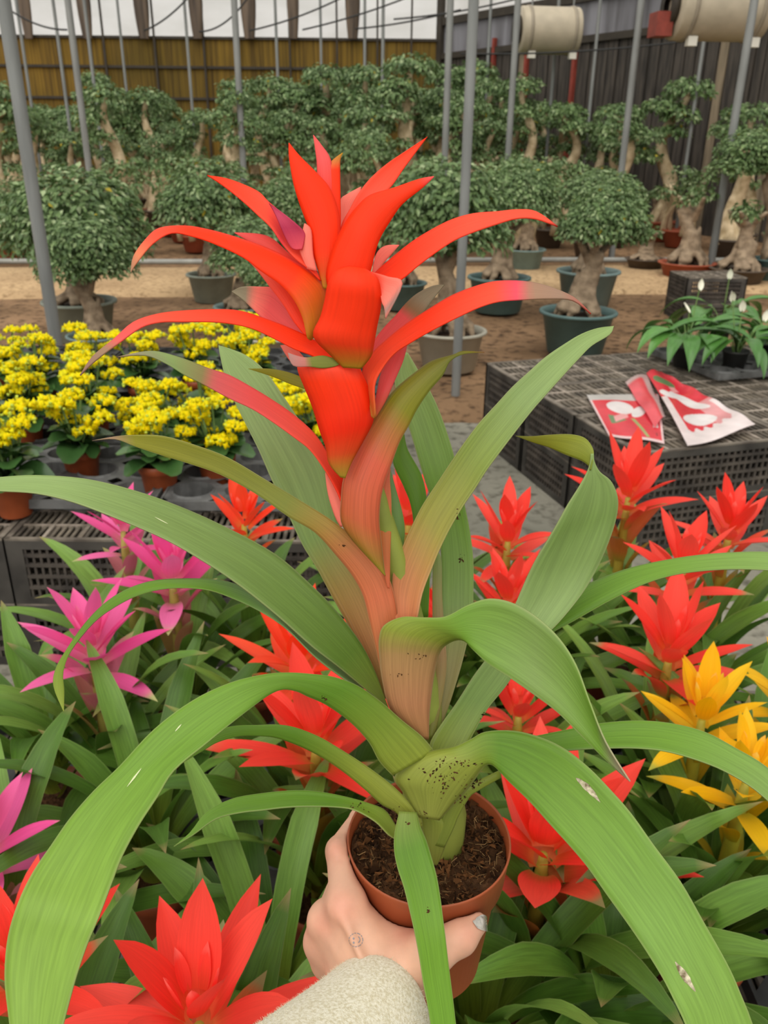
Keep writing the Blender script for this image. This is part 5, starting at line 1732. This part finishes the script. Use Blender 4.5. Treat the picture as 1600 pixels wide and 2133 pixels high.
hleaf('leaf', [(378, 1590), (400, 1560, 425, 1562), (430, 1532, 455, 1545), (480, 1513, 500, 1533), (540, 1510, 545, 1533), (577, 1509, 577, 1537), (615, 1515, 615, 1550), (664, 1534, 650, 1566), (709, 1560, 688, 1588), (750, 1586, 727, 1616), (787, 1612, 765, 1648), (821, 1639, 795, 1675), (850, 1668, 822, 1690), (876, 1702, 850, 1720), (880, 1720, 865, 1728)], [(0, -0.05), (0.3, -0.056), (0.6, -0.07), (1, -0.09)], [(0, lin('#8a8e38')), (0.3, cYg), (0.55, cGd), (1, cGb)], bulge=[(0, 0.18), (0.5, 0.14), (1, 0.05)], tilt=-0.004)
hleaf('leaf', [(362, 1763), (396, 1734, 401, 1740), (430, 1692, 450, 1706), (480, 1665, 500, 1693), (540, 1653, 545, 1688), (615, 1646, 596, 1682), (671, 1650, 652, 1680), (727, 1661, 709, 1682), (772, 1674, 742, 1689), (802, 1687, 782, 1712), (821, 1714, 808, 1738), (832, 1735, 824, 1748)], [(0, -0.05), (0.4, -0.06), (1, -0.07)], [(0, cYg), (0.3, cGd), (1, cGb)], bulge=-0.12, tilt=0.012)
hleaf('leaf', [(970, 1570, 985, 1600), (1040, 1545, 1045, 1586), (1110, 1534, 1120, 1572), (1180, 1520, 1190, 1563), (1255, 1506, 1265, 1559), (1330, 1501, 1325, 1559), (1400, 1507, 1385, 1565), (1469, 1525, 1450, 1583), (1530, 1557, 1510, 1607), (1600, 1600, 1575, 1647), (1680, 1680, 1650, 1715), (1740, 1790)], [(0, -0.01), (0.5, -0.02), (1, -0.03)], [(0, cYg), (0.2, cGd), (0.5, cGb), (1, cGl)], first='base', bulge=-0.08, tilt=0.016)
# the front leaf whose blade curls over to the right
hleaf('leaf', [(868, 1540, 893, 1540), (815, 1480, 895, 1482), (797, 1420, 903, 1415), (791, 1370, 912, 1372), (790, 1330, 922, 1350), (801, 1302, 938, 1338), (838, 1285, 952, 1333), (882, 1286, 962, 1333), (928, 1284, 972, 1338), (975, 1260, 988, 1356), (1020, 1247, 1018, 1384), (1070, 1257, 1062, 1412), (1120, 1287, 1112, 1447), (1165, 1330, 1160, 1483), (1200, 1385, 1205, 1527), (1228, 1460, 1248, 1570), (1262, 1545, 1285, 1604), (1313, 1628)], [(0, -0.03), (0.2, -0.045), (0.4, -0.07), (0.6, -0.085), (1, -0.12)], [(0, lin('#a8784a')), (0.1, lin('#b88058')), (0.22, lin('#b08a58')), (0.275, cYg), (0.4, cGb), (0.6, cUnd), (0.85, cGb), (0.95, cGrey), (1, lin('#b08a70'))], first='base', bulge=[(0, 0.14), (0.25, 0.16), (0.36, 0.05), (0.5, -0.1), (1, -0.07)], sub=5)
# sheath and blade of the big front-right leaf
hleaf('leaf', [(872, 1702, 915, 1708), (840, 1650, 945, 1675), (822, 1620, 970, 1648), (850, 1585, 990, 1622), (897, 1565, 1004, 1602), (945, 1556, 1012, 1594), (980, 1540, 1020, 1592), (1012, 1524, 1032, 1598), (1070, 1522, 1060, 1628), (1130, 1537, 1105, 1672), (1180, 1562, 1150, 1722), (1228, 1600, 1190, 1766), (1270, 1643, 1225, 1808), (1314, 1693, 1262, 1861), (1362, 1760, 1310, 1928), (1418, 1836, 1345, 1980), (1465, 1918, 1380, 2037), (1514, 2005, 1405, 2086), (1542, 2067, 1428, 2135), (1575, 2160, 1455, 2210), (1600, 2330)], [(0, -0.05), (0.15, -0.064), (0.3, -0.075), (0.55, -0.1), (1, -0.14)], [(0, lin('#8c9240')), (0.12, lin('#8e983c')), (0.2, cGd), (0.35, cGb), (0.6, lin('#7ca346')), (1, lin('#7fa23e'))], first='base', bulge=[(0, 0.2), (0.12, 0.2), (0.2, 0.02), (0.3, -0.06), (1, -0.05)], tilt=0.006)
hleaf('leaf', [(1042, 1604, 1044, 1619), (990, 1628, 997, 1646), (955, 1643, 978, 1660), (928, 1685, 955, 1700), (915, 1720, 945, 1725), (905, 1760, 925, 1765)], [(0, -0.04), (0.6, -0.05), (1, -0.05)], [(0, lin('#7d8a38')), (1, cYg)], bulge=0.2)
hleaf('leaf', [(876, 1695, 905, 1692), (878, 1705, 940, 1718), (884, 1740, 933, 1748), (895, 1780, 918, 1786), (900, 1800, 910, 1802)], [(0, -0.04), (1, -0.05)], [(0, lin('#7a7a34')), (0.4, lin('#8a9240')), (1, cYg)], bulge=0.22)
hleaf('leaf', [(832, 1690, 868, 1692), (822, 1735, 876, 1722), (821, 1772, 888, 1750), (828, 1808, 899, 1785), (841, 1848, 910, 1825), (852, 1892, 918, 1872), (863, 1940, 923, 1912), (873, 1992, 928, 1950), (882, 2050, 935, 2010), (891, 2097, 942, 2065), (897, 2138, 949, 2125), (905, 2210, 956, 2205), (935, 2330)], [(0, -0.055), (0.15, -0.068), (0.4, -0.086), (1, -0.1)], [(0, lin('#7f9040')), (0.12, cGd), (0.4, lin('#6c9728')), (1, lin('#74a434'))], first='base', bulge=[(0, 0.1), (0.2, -0.06), (1, -0.06)], tilt=-0.004)
# small olive leaf peeking out behind the head
hleaf('leaf', [(518, 768), (560, 768, 570, 785), (600, 775, 605, 800), (640, 790, 640, 812)], [(0, 0.016), (1, 0.03)], [(0, cOlb), (1, cOlb)], bulge=0.05)

# stem core
mb = MB()
sp, sr = [], []
for y, x, r in ((1810, 908, 0.020), (1700, 905, 0.024), (1600, 896, 0.020), (1500, 885, 0.014), (1350, 862, 0.012), (1200, 835, 0.008), (1000, 770, 0.007), (800, 728, 0.006), (640, 695, 0.004)):
    sp.append(at(x, y, dstem(y) + 0.006) - hero_base)
    sr.append(r)
mb.tube(sp, sr, 12, col=lin('#8a9440'))
mb.build('stem', col_mat('stem_green', 0.5), hero, True, True)

# pot: rim of 12 cm, leaning a little towards the camera
pot_axis = (Vector((0, -math.sin(math.radians(1)), math.cos(math.radians(1))))).normalized()
pot_m = Vector((0, 0, 1)).rotation_difference(pot_axis).to_matrix().to_4x4()
mb = MB()
mb.lathe([(0.0, -0.128), (0.042, -0.128), (0.0445, -0.124), (0.0535, -0.031), (0.058, -0.029), (0.0605, 0.0), (0.0612, 0.002), (0.0606, 0.004), (0.0594, 0.002), (0.0575, -0.02), (0.052, -0.03)], 64)
o = mb.build('pot', M['pot_orange'], hero, True)
o.matrix_local = pot_m
pot_obj = o
rng = np.random.default_rng(7)
vs, fs = [], []
NR, NA = 22, 72
for i in range(NR + 1):
    r = 0.0578 * i / NR
    for k in range(NA):
        a = 2 * math.pi * k / NA
        z = -0.008 + 0.0032 * math.sin(90 * r * math.cos(a) + 1) * math.cos(70 * r * math.sin(a)) + rng.normal(0, 0.0011) + 0.004 * (1 - i / NR)
        vs.append((r * math.cos(a), r * math.sin(a), z))
for i in range(NR):
    for k in range(NA):
        k2 = (k + 1) % NA
        fs.append((i * NA + k, (i + 1) * NA + k, (i + 1) * NA + k2, i * NA + k2))
o = mesh_obj('soil', vs, fs, M['soil'], hero, False)
o.matrix_local = pot_m
mb = MB()
for i in range(520):
    r, a = 0.055 * math.sqrt(rng.random()), rng.random() * 6.283
    p = Vector((r * math.cos(a), r * math.sin(a), -0.006 + rng.random() * 0.003))
    L, h = 0.003 + 0.011 * rng.random() ** 2, rng.random() * 6.283
    q = p + Vector((math.cos(h) * L, math.sin(h) * L, rng.normal(0, 0.0016)))
    if math.hypot(q.x, q.y) > 0.056:
        continue
    mid_ = (p + q) / 2 + Vector((rng.normal(0, 0.0015), rng.normal(0, 0.0015), 0.0012))
    g = rng.random()
    mb.tube([p, mid_, q], [0.0003, 0.0003, 0.0002], 3, False, mix(lin('#3a2416'), lin('#a88458'), g ** 2))
for i in range(900):
    r, a = 0.0565 * math.sqrt(rng.random()), rng.random() * 6.283
    s = 0.0007 + 0.0016 * rng.random()
    p = np.array((r * math.cos(a), r * math.sin(a), -0.005 + 0.003 * (1 - r / 0.0565)))
    d = rng.normal(0, s, (4, 3))
    mb.add(p + d, [(0, 1, 2), (0, 2, 3), (0, 3, 1), (1, 3, 2)], mix(lin('#22150c'), lin('#70492a'), rng.random()))
o = mb.build('peat_fibre', col_mat('peat_fibre', 0.95, spec=0.1), hero, False, True)
o.matrix_local = pot_m
o['kind'] = 'stuff'

# crumbs of soil on the leaf bases, pale scars and scratches on the blades
hbvh = BVHTree.FromPolygons(HERO_V, HERO_F)
def hhit(x, y):
    d_ = (at(x, y, 1.0) - CAM).normalized()
    loc, nrm, _, _ = hbvh.ray_cast(CAM - hero_base, d_)
    if loc is not None and nrm.dot(d_) > 0:
        nrm = -nrm
    return loc, nrm
mb = MB()
for cx, cy, sx, sy, n in ((920, 1620, 40, 25, 60), (955, 1590, 28, 8, 34), (985, 1628, 16, 14, 20), (960, 1665, 25, 20, 24), (880, 1700, 12, 10, 8), (1008, 1490, 6, 8, 10), (822, 1690, 6, 14, 14), (960, 1165, 7, 12, 12), (956, 1075, 4, 16, 7), (675, 1452, 9, 3, 8), (875, 1365, 16, 6, 8), (830, 1405, 14, 4, 9), (712, 1135, 5, 2, 3), (850, 1715, 4, 3, 4), (1000, 1625, 10, 6, 8), (893, 1895, 3, 8, 5), (745, 1680, 30, 10, 16)):
    for _ in range(n):
        x, y = rng.normal(cx, sx * 0.6), rng.normal(cy, sy * 0.6)
        loc, nrm = hhit(x, y)
        if loc is None:
            continue
        s = 0.0002 + 0.00055 * rng.random() ** 2
        a = Vector(rng.normal(0, 1, 3)); a = (a - nrm * a.dot(nrm)).normalized()
        b_ = nrm.cross(a)
        p = loc + nrm * 0.0006
        mb.add([p + a * s * 2.2, p + b_ * s, p - a * s * 1.8, p - b_ * s, p + nrm * s * 0.8], [(0, 1, 4), (1, 2, 4), (2, 3, 4), (3, 0, 4)], mix(lin('#22160c'), lin('#5a3c24'), rng.random()))
o = mb.build('soil_crumbs', col_mat('soil_crumb', 0.95, spec=0.1), hero, False, True)
o['kind'] = 'stuff'
def scar(pts, w, col, name='scar'):
    """A thin dry patch lying on the blade along pixel points."""
    q = MB(); L_, R_ = [], []
    P = [hhit(x, y) for x, y in pts]
    P = [p for p in P if p[0] is not None]
    if len(P) < 3:
        return
    for i, (p, n) in enumerate(P):
        t = (P[min(i + 1, len(P) - 1)][0] - P[max(i - 1, 0)][0]).normalized()
        s = n.cross(t).normalized()
        ww = w * math.sin(math.pi * (i + 0.35) / (len(P) - 0.3)) * (0.8 + 0.4 * rng.random())
        L_.append(p + s * ww + n * 0.0007); R_.append(p - s * ww + n * 0.0007)
    n_ = len(P)
    q.add(L_ + R_, [(i, i + 1, n_ + i + 1, n_ + i) for i in range(n_ - 1)])
    q.build(name, col, hero)
cs1 = plain('dry_scar', '#cfc6a8', 0.8, col2='#6a5a40', scale=300)
cs2 = plain('pale_scratch', '#c6cf9c', 0.7)
scar([(1200 + 4.2 * i, 1620 + 3.0 * i + 0.1 * i * i) for i in range(13)], 0.0022, cs1)
scar([(1406 + 4.2 * i, 2003 + 6.2 * i) for i in range(11)], 0.0020, cs1)
scar([(265 + 5 * i, 1640 - 6.5 * i) for i in range(7)], 0.0005, cs2, 'scratch')
scar([(365 + 2.6 * i, 1524 - 3 * i) for i in range(6)], 0.0004, cs2, 'scratch')
scar([(322 + 4.6 * i, 1078 + 2.4 * i) for i in range(7)], 0.0004, cs2, 'scratch')
# ------------------------------------------------------------------ the hand that holds the pot
M_skin, nt, b = new_mat('skin')
ca = N_(nt, 'ShaderNodeAttribute', attribute_name='Col')
tc = N_(nt, 'ShaderNodeTexCoord')
nz = N_(nt, 'ShaderNodeTexNoise'); nz.inputs['Scale'].default_value = 60; nz.inputs['Detail'].default_value = 5
nt.links.new(tc.outputs['Object'], nz.inputs['Vector'])
mr = N_(nt, 'ShaderNodeMapRange'); mr.inputs['From Min'].default_value = 0.3; mr.inputs['From Max'].default_value = 0.7
mr.inputs['To Min'].default_value = 0.9; mr.inputs['To Max'].default_value = 1.06
nt.links.new(nz.outputs['Fac'], mr.inputs['Value'])
mu = N_(nt, 'ShaderNodeVectorMath', operation='SCALE')
nt.links.new(ca.outputs['Color'], mu.inputs[0]); nt.links.new(mr.outputs['Result'], mu.inputs['Scale'])
nt.links.new(mu.outputs['Vector'], b.inputs['Base Color'])
b.inputs['Roughness'].default_value = 0.5
b.inputs['Subsurface Weight'].default_value = 0.15
b.inputs['Subsurface Radius'].default_value = (0.008, 0.003, 0.0015)
b.inputs['Subsurface Scale'].default_value = 0.6
n2 = N_(nt, 'ShaderNodeTexNoise'); n2.inputs['Scale'].default_value = 420; n2.inputs['Detail'].default_value = 3
nt.links.new(tc.outputs['Object'], n2.inputs['Vector'])
bp = N_(nt, 'ShaderNodeBump'); bp.inputs['Strength'].default_value = 0.12; bp.inputs['Distance'].default_value = 0.0006
nt.links.new(n2.outputs['Fac'], bp.inputs['Height']); nt.links.new(bp.outputs['Normal'], b.inputs['Normal'])
M['skin'] = M_skin

HB = at(770, 2000, 0.56)
person = thing('person', 'hand reaching in from a cream wool sleeve, gripping the terracotta-coloured pot', 'person', HB)
def hp(x, y, d):
    return tuple(at(x, y, d) - HB)
# joints
wrist = hp(790, 2065, 0.570)
i1, i2, i3, i4 = hp(722, 1885, 0.584), hp(708, 1772, 0.620), hp(752, 1706, 0.668), hp(815, 1690, 0.702)
m1, m2, m3, m4 = hp(685, 1918, 0.596), hp(712, 1835, 0.662), hp(755, 1790, 0.705), hp(820, 1775, 0.728)
r1, r2, r3, r4 = hp(674, 1962, 0.604), hp(712, 1905, 0.676), hp(760, 1865, 0.716), hp(820, 1845, 0.732)
l1, l2, l3, l4 = hp(684, 2005, 0.608), hp(718, 1965, 0.672), hp(765, 1930, 0.705), hp(815, 1910, 0.720)
t0, t1, t2, t3 = hp(835, 2030, 0.568), hp(893, 1988, 0.562), hp(958, 1952, 0.570), hp(990, 1924, 0.578)
palm = [
    (wrist, i1, 0.0190, 0.0120), (wrist, m1, 0.0180, 0.0118), (wrist, r1, 0.0165, 0.0108), (wrist, l1, 0.0160, 0.0098),
    (i1, m1, 0.0120, 0.0115), (m1, r1, 0.0112, 0.0104), (r1, l1, 0.0104, 0.0095),
    (hp(760, 1950, 0.580), hp(725, 1965, 0.588), 0.0135, 0.0130), (hp(800, 2000, 0.574), hp(740, 2010, 0.584), 0.0160, 0.0145),
    (hp(815, 1975, 0.582), hp(770, 1925, 0.592), 0.0120, 0.0110),
    (wrist, t0, 0.0200, 0.0175), (t0, t1, 0.0170, 0.0135), (t1, hp(815, 1945, 0.590), 0.0100, 0.0095),
    (hp(805, 2060, 0.570), hp(660, 2240, 0.505), 0.0225, 0.026), (hp(755, 2070, 0.578), hp(620, 2230, 0.52), 0.020, 0.025),
]
fingers = [
    (i1, i2, 0.0118, 0.0104), (i2, i3, 0.0102, 0.0090), (i3, i4, 0.0088, 0.0072),
    (m1, m2, 0.0112, 0.0098), (m2, m3, 0.0096, 0.0086), (m3, m4, 0.0084, 0.0068),
    (r1, r2, 0.0104, 0.0092), (r2, r3, 0.0090, 0.0080), (r3, r4, 0.0078, 0.0064),
    (l1, l2, 0.0092, 0.0080), (l2, l3, 0.0078, 0.0070), (l3, l4, 0.0068, 0.0056),
    (t1, t2, 0.0132, 0.0120), (t2, t3, 0.0118, 0.0086),
]
caps = palm + fingers
fa, fb_ = cap_sdf(palm, 0.011), cap_sdf(fingers, 0.004)
knob = [np.array(hp(700, 1770, 0.610)), np.array(hp(706, 1888, 0.576)), np.array(hp(671, 1922, 0.590)), np.array(hp(664, 1964, 0.600))]
def smin(d, q, k):
    h = np.clip(0.5 + 0.5 * (d - q) / k, 0, 1)
    return d * (1 - h) + q * h - k * h * (1 - h)
def hand_sdf(P):
    d = smin(fa(P), fb_(P), 0.007)
    for k in knob:                                     # knuckles
        d = smin(d, np.linalg.norm(P - k, axis=1) - 0.0056, 0.008)
    # tendon ridges on the back of the hand
    for a_, b_ in ((hp(712, 1905, 0.570), hp(768, 2030, 0.552)), (hp(684, 1940, 0.584), hp(740, 2030, 0.562))):
        a_, b_ = np.array(a_), np.array(b_)
        ab = b_ - a_
        t = np.clip(((P - a_) @ ab) / (ab @ ab), 0, 1)
        d = smin(d, np.linalg.norm(P - a_ - t[:, None] * ab, axis=1) - 0.0020, 0.006)
    # the palm yields to the pot
    L = P + np.array(HB) - np.array(hero_base)
    axv = np.array(pot_axis)
    z = L @ axv
    rad = np.linalg.norm(L - z[:, None] * axv, axis=1)
    rp = np.interp(z, [-0.128, -0.031, -0.029, 0.004], [0.0446, 0.0537, 0.0585, 0.0612])
    dp = np.maximum(rad - rp, np.maximum(z - 0.004, -0.128 - z))
    return np.maximum(d, -(dp - 0.0002))
allp = np.array([c for k in palm[:13] + fingers for c in (k[0], k[1])])
lo, hi = allp.min(0) - 0.02, allp.max(0) + 0.02
ex = np.array(hp(690, 2170, 0.52))
lo, hi = np.minimum(lo, ex - 0.02), np.maximum(hi, ex + 0.02)
V, F = surface_net(hand_sdf, lo, hi, 0.0019)
sk, skp, skr, sky = lin('#d9a689'), lin('#e0b095'), lin('#d4806c'), lin('#ecc8a4')
cols = []
reds = [(np.array(hp(700, 1768, 0.606)), 0.011), (np.array(hp(712, 1890, 0.568)), 0.014), (np.array(hp(672, 1925, 0.58)), 0.011), (np.array(hp(985, 1940, 0.556)), 0.014), (np.array(hp(850, 1945, 0.57)), 0.012), (np.array(hp(662, 1962, 0.595)), 0.009)]
for v in V:
    c = mix(sk, skp, 0.5)
    for r, s in reds:
        w = math.exp(-((np.linalg.norm(v - r) / s) ** 2))
        c = mix(c, skr, 0.45 * w)
    cols.append(c)
hand = mesh_obj('hand', V, F, M['skin'], person, True, cols)
sm = hand.modifiers.new('smooth', 'SMOOTH'); sm.factor = 0.5; sm.iterations = 4
hand['label'] = 'left hand with the thumb across the front of the pot'

bvh = BVHTree.FromPolygons([Vector(v) for v in V], F)
def hit(x, y):
    o_ = CAM - HB
    d_ = (at(x, y, 1.0) - CAM).normalized()
    loc, nrm, _, _ = bvh.ray_cast(o_, d_)
    return loc, nrm
# silver thumbnail, shaped to the thumb's end
vs, fs = [], []
NU, NV = 9, 9
for i in range(NU):
    u = i / (NU - 1) * 2 - 1
    for k in range(NV):
        w = k / (NV - 1) * 2 - 1
        lx, ly = w * 11.5 * math.sqrt(max(0.05, 1 - 0.8 * u * u)), u * 18.0
        x, y = 1003 + lx + 0.18 * ly, 1918 + ly - 0.25 * lx
        loc, nrm, _, _ = bvh.find_nearest(at(x, y, 0.566 + 0.0009 * max(0, x - 998)) - HB)
        vs.append(loc + nrm * (0.0014 - 0.0005 * abs(w)))
for _ in range(6):
    w_ = [v.copy() for v in vs]
    for i in range(NU):
        for k in range(NV):
            nb4 = [w_[a * NV + b] for a, b in ((i - 1, k), (i + 1, k), (i, k - 1), (i, k + 1)) if 0 <= a < NU and 0 <= b < NV]
            vs[i * NV + k] = w_[i * NV + k] * 0.5 + sum(nb4, Vector()) * (0.5 / len(nb4)) if 0 < i < NU - 1 and 0 < k < NV - 1 else w_[i * NV + k]
for i in range(NU - 1):
    for k in range(NV - 1):
        fs.append((i * NV + k, i * NV + k + 1, (i + 1) * NV + k + 1, (i + 1) * NV + k))
o = mesh_obj('thumbnail', vs, fs, plain('silver_polish', '#d8d2c8', 0.25, noise=0.2, scale=400, metal=0.85), person, True)
o['label'] = 'silver painted thumbnail'
# small face tattoo on the back of the hand
mb = MB()
def dot(x, y, r):
    loc, nrm = hit(x, y)
    if loc is None:
        return
    a = nrm.orthogonal().normalized(); b_ = nrm.cross(a)
    n = 8
    mb.add([loc + nrm * 0.00045] + [loc + nrm * 0.0003 + (a * math.cos(6.2832 * k / n) + b_ * math.sin(6.2832 * k / n)) * r for k in range(n)], [(0, 1 + k, 1 + (k + 1) % n) for k in range(n)])
tx, ty, tr_ = 741.5, 1958, 14.0
for k in range(46):
    a = 6.2832 * k / 46
    if math.sin(k * 2.3) > -0.62:
        dot(tx + tr_ * math.cos(a), ty + tr_ * math.sin(a), 0.00035)
for ex_, ey_ in ((736.5, 1955), (737, 1963.5)):
    dot(ex_, ey_, 0.0007)
for k in range(14):
    a = -1.1 + 2.2 * k / 13
    dot(tx + 2.5 + 5.5 * math.cos(a), ty - 0.5 + 6.5 * math.sin(a), 0.00035)
o = mb.build('tattoo', plain('ink', '#8d8a8e', 0.6), person)
o['label'] = 'small faded line-drawn face tattoo'

# cream wool sleeve
m, nt, b = new_mat('cream_wool')
tc = N_(nt, 'ShaderNodeTexCoord')
na = N_(nt, 'ShaderNodeTexNoise'); na.inputs['Scale'].default_value = 520; na.inputs['Detail'].default_value = 6
nb_ = N_(nt, 'ShaderNodeTexNoise'); nb_.inputs['Scale'].default_value = 1400; nb_.inputs['Detail'].default_value = 3
for n in (na, nb_):
    nt.links.new(tc.outputs['Object'], n.inputs['Vector'])
rp = N_(nt, 'ShaderNodeValToRGB')
rp.color_ramp.elements[0].position = 0.36; rp.color_ramp.elements[1].position = 0.62
rp.color_ramp.elements[0].color = (*lin('#cfc4a4'), 1); rp.color_ramp.elements[1].color = (*lin('#eee8d4'), 1)
nt.links.new(na.outputs['Fac'], rp.inputs['Fac']); nt.links.new(rp.outputs['Color'], b.inputs['Base Color'])
b.inputs['Roughness'].default_value = 0.95
b.inputs['Specular IOR Level'].default_value = 0.1
b.inputs['Sheen Weight'].default_value = 0.3
bp = N_(nt, 'ShaderNodeBump'); bp.inputs['Strength'].default_value = 0.5; bp.inputs['Distance'].default_value = 0.002
nt.links.new(nb_.outputs['Fac'], bp.inputs['Height']); nt.links.new(bp.outputs['Normal'], b.inputs['Normal'])
M['wool'] = m
c1 = Vector(hp(792, 2112, 0.556)); c2 = Vector(hp(590, 2330, 0.462))
axs = (c2 - c1).normalized()
view = ((CAM - HB) - c1).normalized()
e1 = (view - axs * view.dot(axs)).normalized()
e2 = axs.cross(e1)
vs, fs = [], []
NA_, prof = 48, [(0.030, 0.0335), (0.006, 0.0345), (0.0, 0.0362), (-0.0005, 0.0385), (0.003, 0.0402), (0.012, 0.0408), (0.03, 0.0412), (0.06, 0.043), (0.10, 0.046), (0.15, 0.050)]
wr_ = np.random.default_rng(5)
for l, r in prof:
    for k in range(NA_):
        a = 2 * math.pi * k / NA_
        wob = 1 + 0.02 * math.sin(3 * a + l * 40) + 0.012 * math.sin(5 * a + 1)
        edge_ = 0.006 * math.cos(a)
        vs.append(c1 + axs * (l - edge_) + e1 * (math.cos(a) * r * wob * 0.92) + e2 * (math.sin(a) * r * wob))
for i in range(len(prof) - 1):
    for k in range(NA_):
        k2 = (k + 1) % NA_
        fs.append((i * NA_ + k, i * NA_ + k2, (i + 1) * NA_ + k2, (i + 1) * NA_ + k))
o = mesh_obj('sleeve', vs, fs, M['wool'], person, True)
ss = o.modifiers.new('sub', 'SUBSURF'); ss.levels = 2; ss.render_levels = 2
o['label'] = 'cream wool coat sleeve'
# wool nap
mb = MB()
for i in range(14000):
    l, a = 0.001 + 0.12 * wr_.random(), wr_.random() * 6.2832
    r = np.interp(l, [0.003, 0.012, 0.03, 0.06, 0.1, 0.15], [0.0402, 0.0408, 0.0412, 0.043, 0.046, 0.05])
    wob = 1 + 0.02 * math.sin(3 * a + l * 40) + 0.012 * math.sin(5 * a + 1)
    p = c1 + axs * (l - 0.006 * math.cos(a)) + e1 * (math.cos(a) * r * wob * 0.92) + e2 * (math.sin(a) * r * wob)
    nr = e1 * math.cos(a) + e2 * math.sin(a)
    d = nr * 0.5 + Vector(wr_.normal(0, 0.7, 3))
    d.normalize()
    s = d.orthogonal().normalized() * 0.00012
    L = 0.001 + 0.0014 * wr_.random()
    mb.add([p - s - nr * 0.0006, p + s - nr * 0.0006, p + d * L], [(0, 1, 2)])
o = mb.build('wool_nap', plain('wool_fibre', '#e2dac0', 0.95, noise=0.1, spec=0.1), person)
o['kind'] = 'stuff'
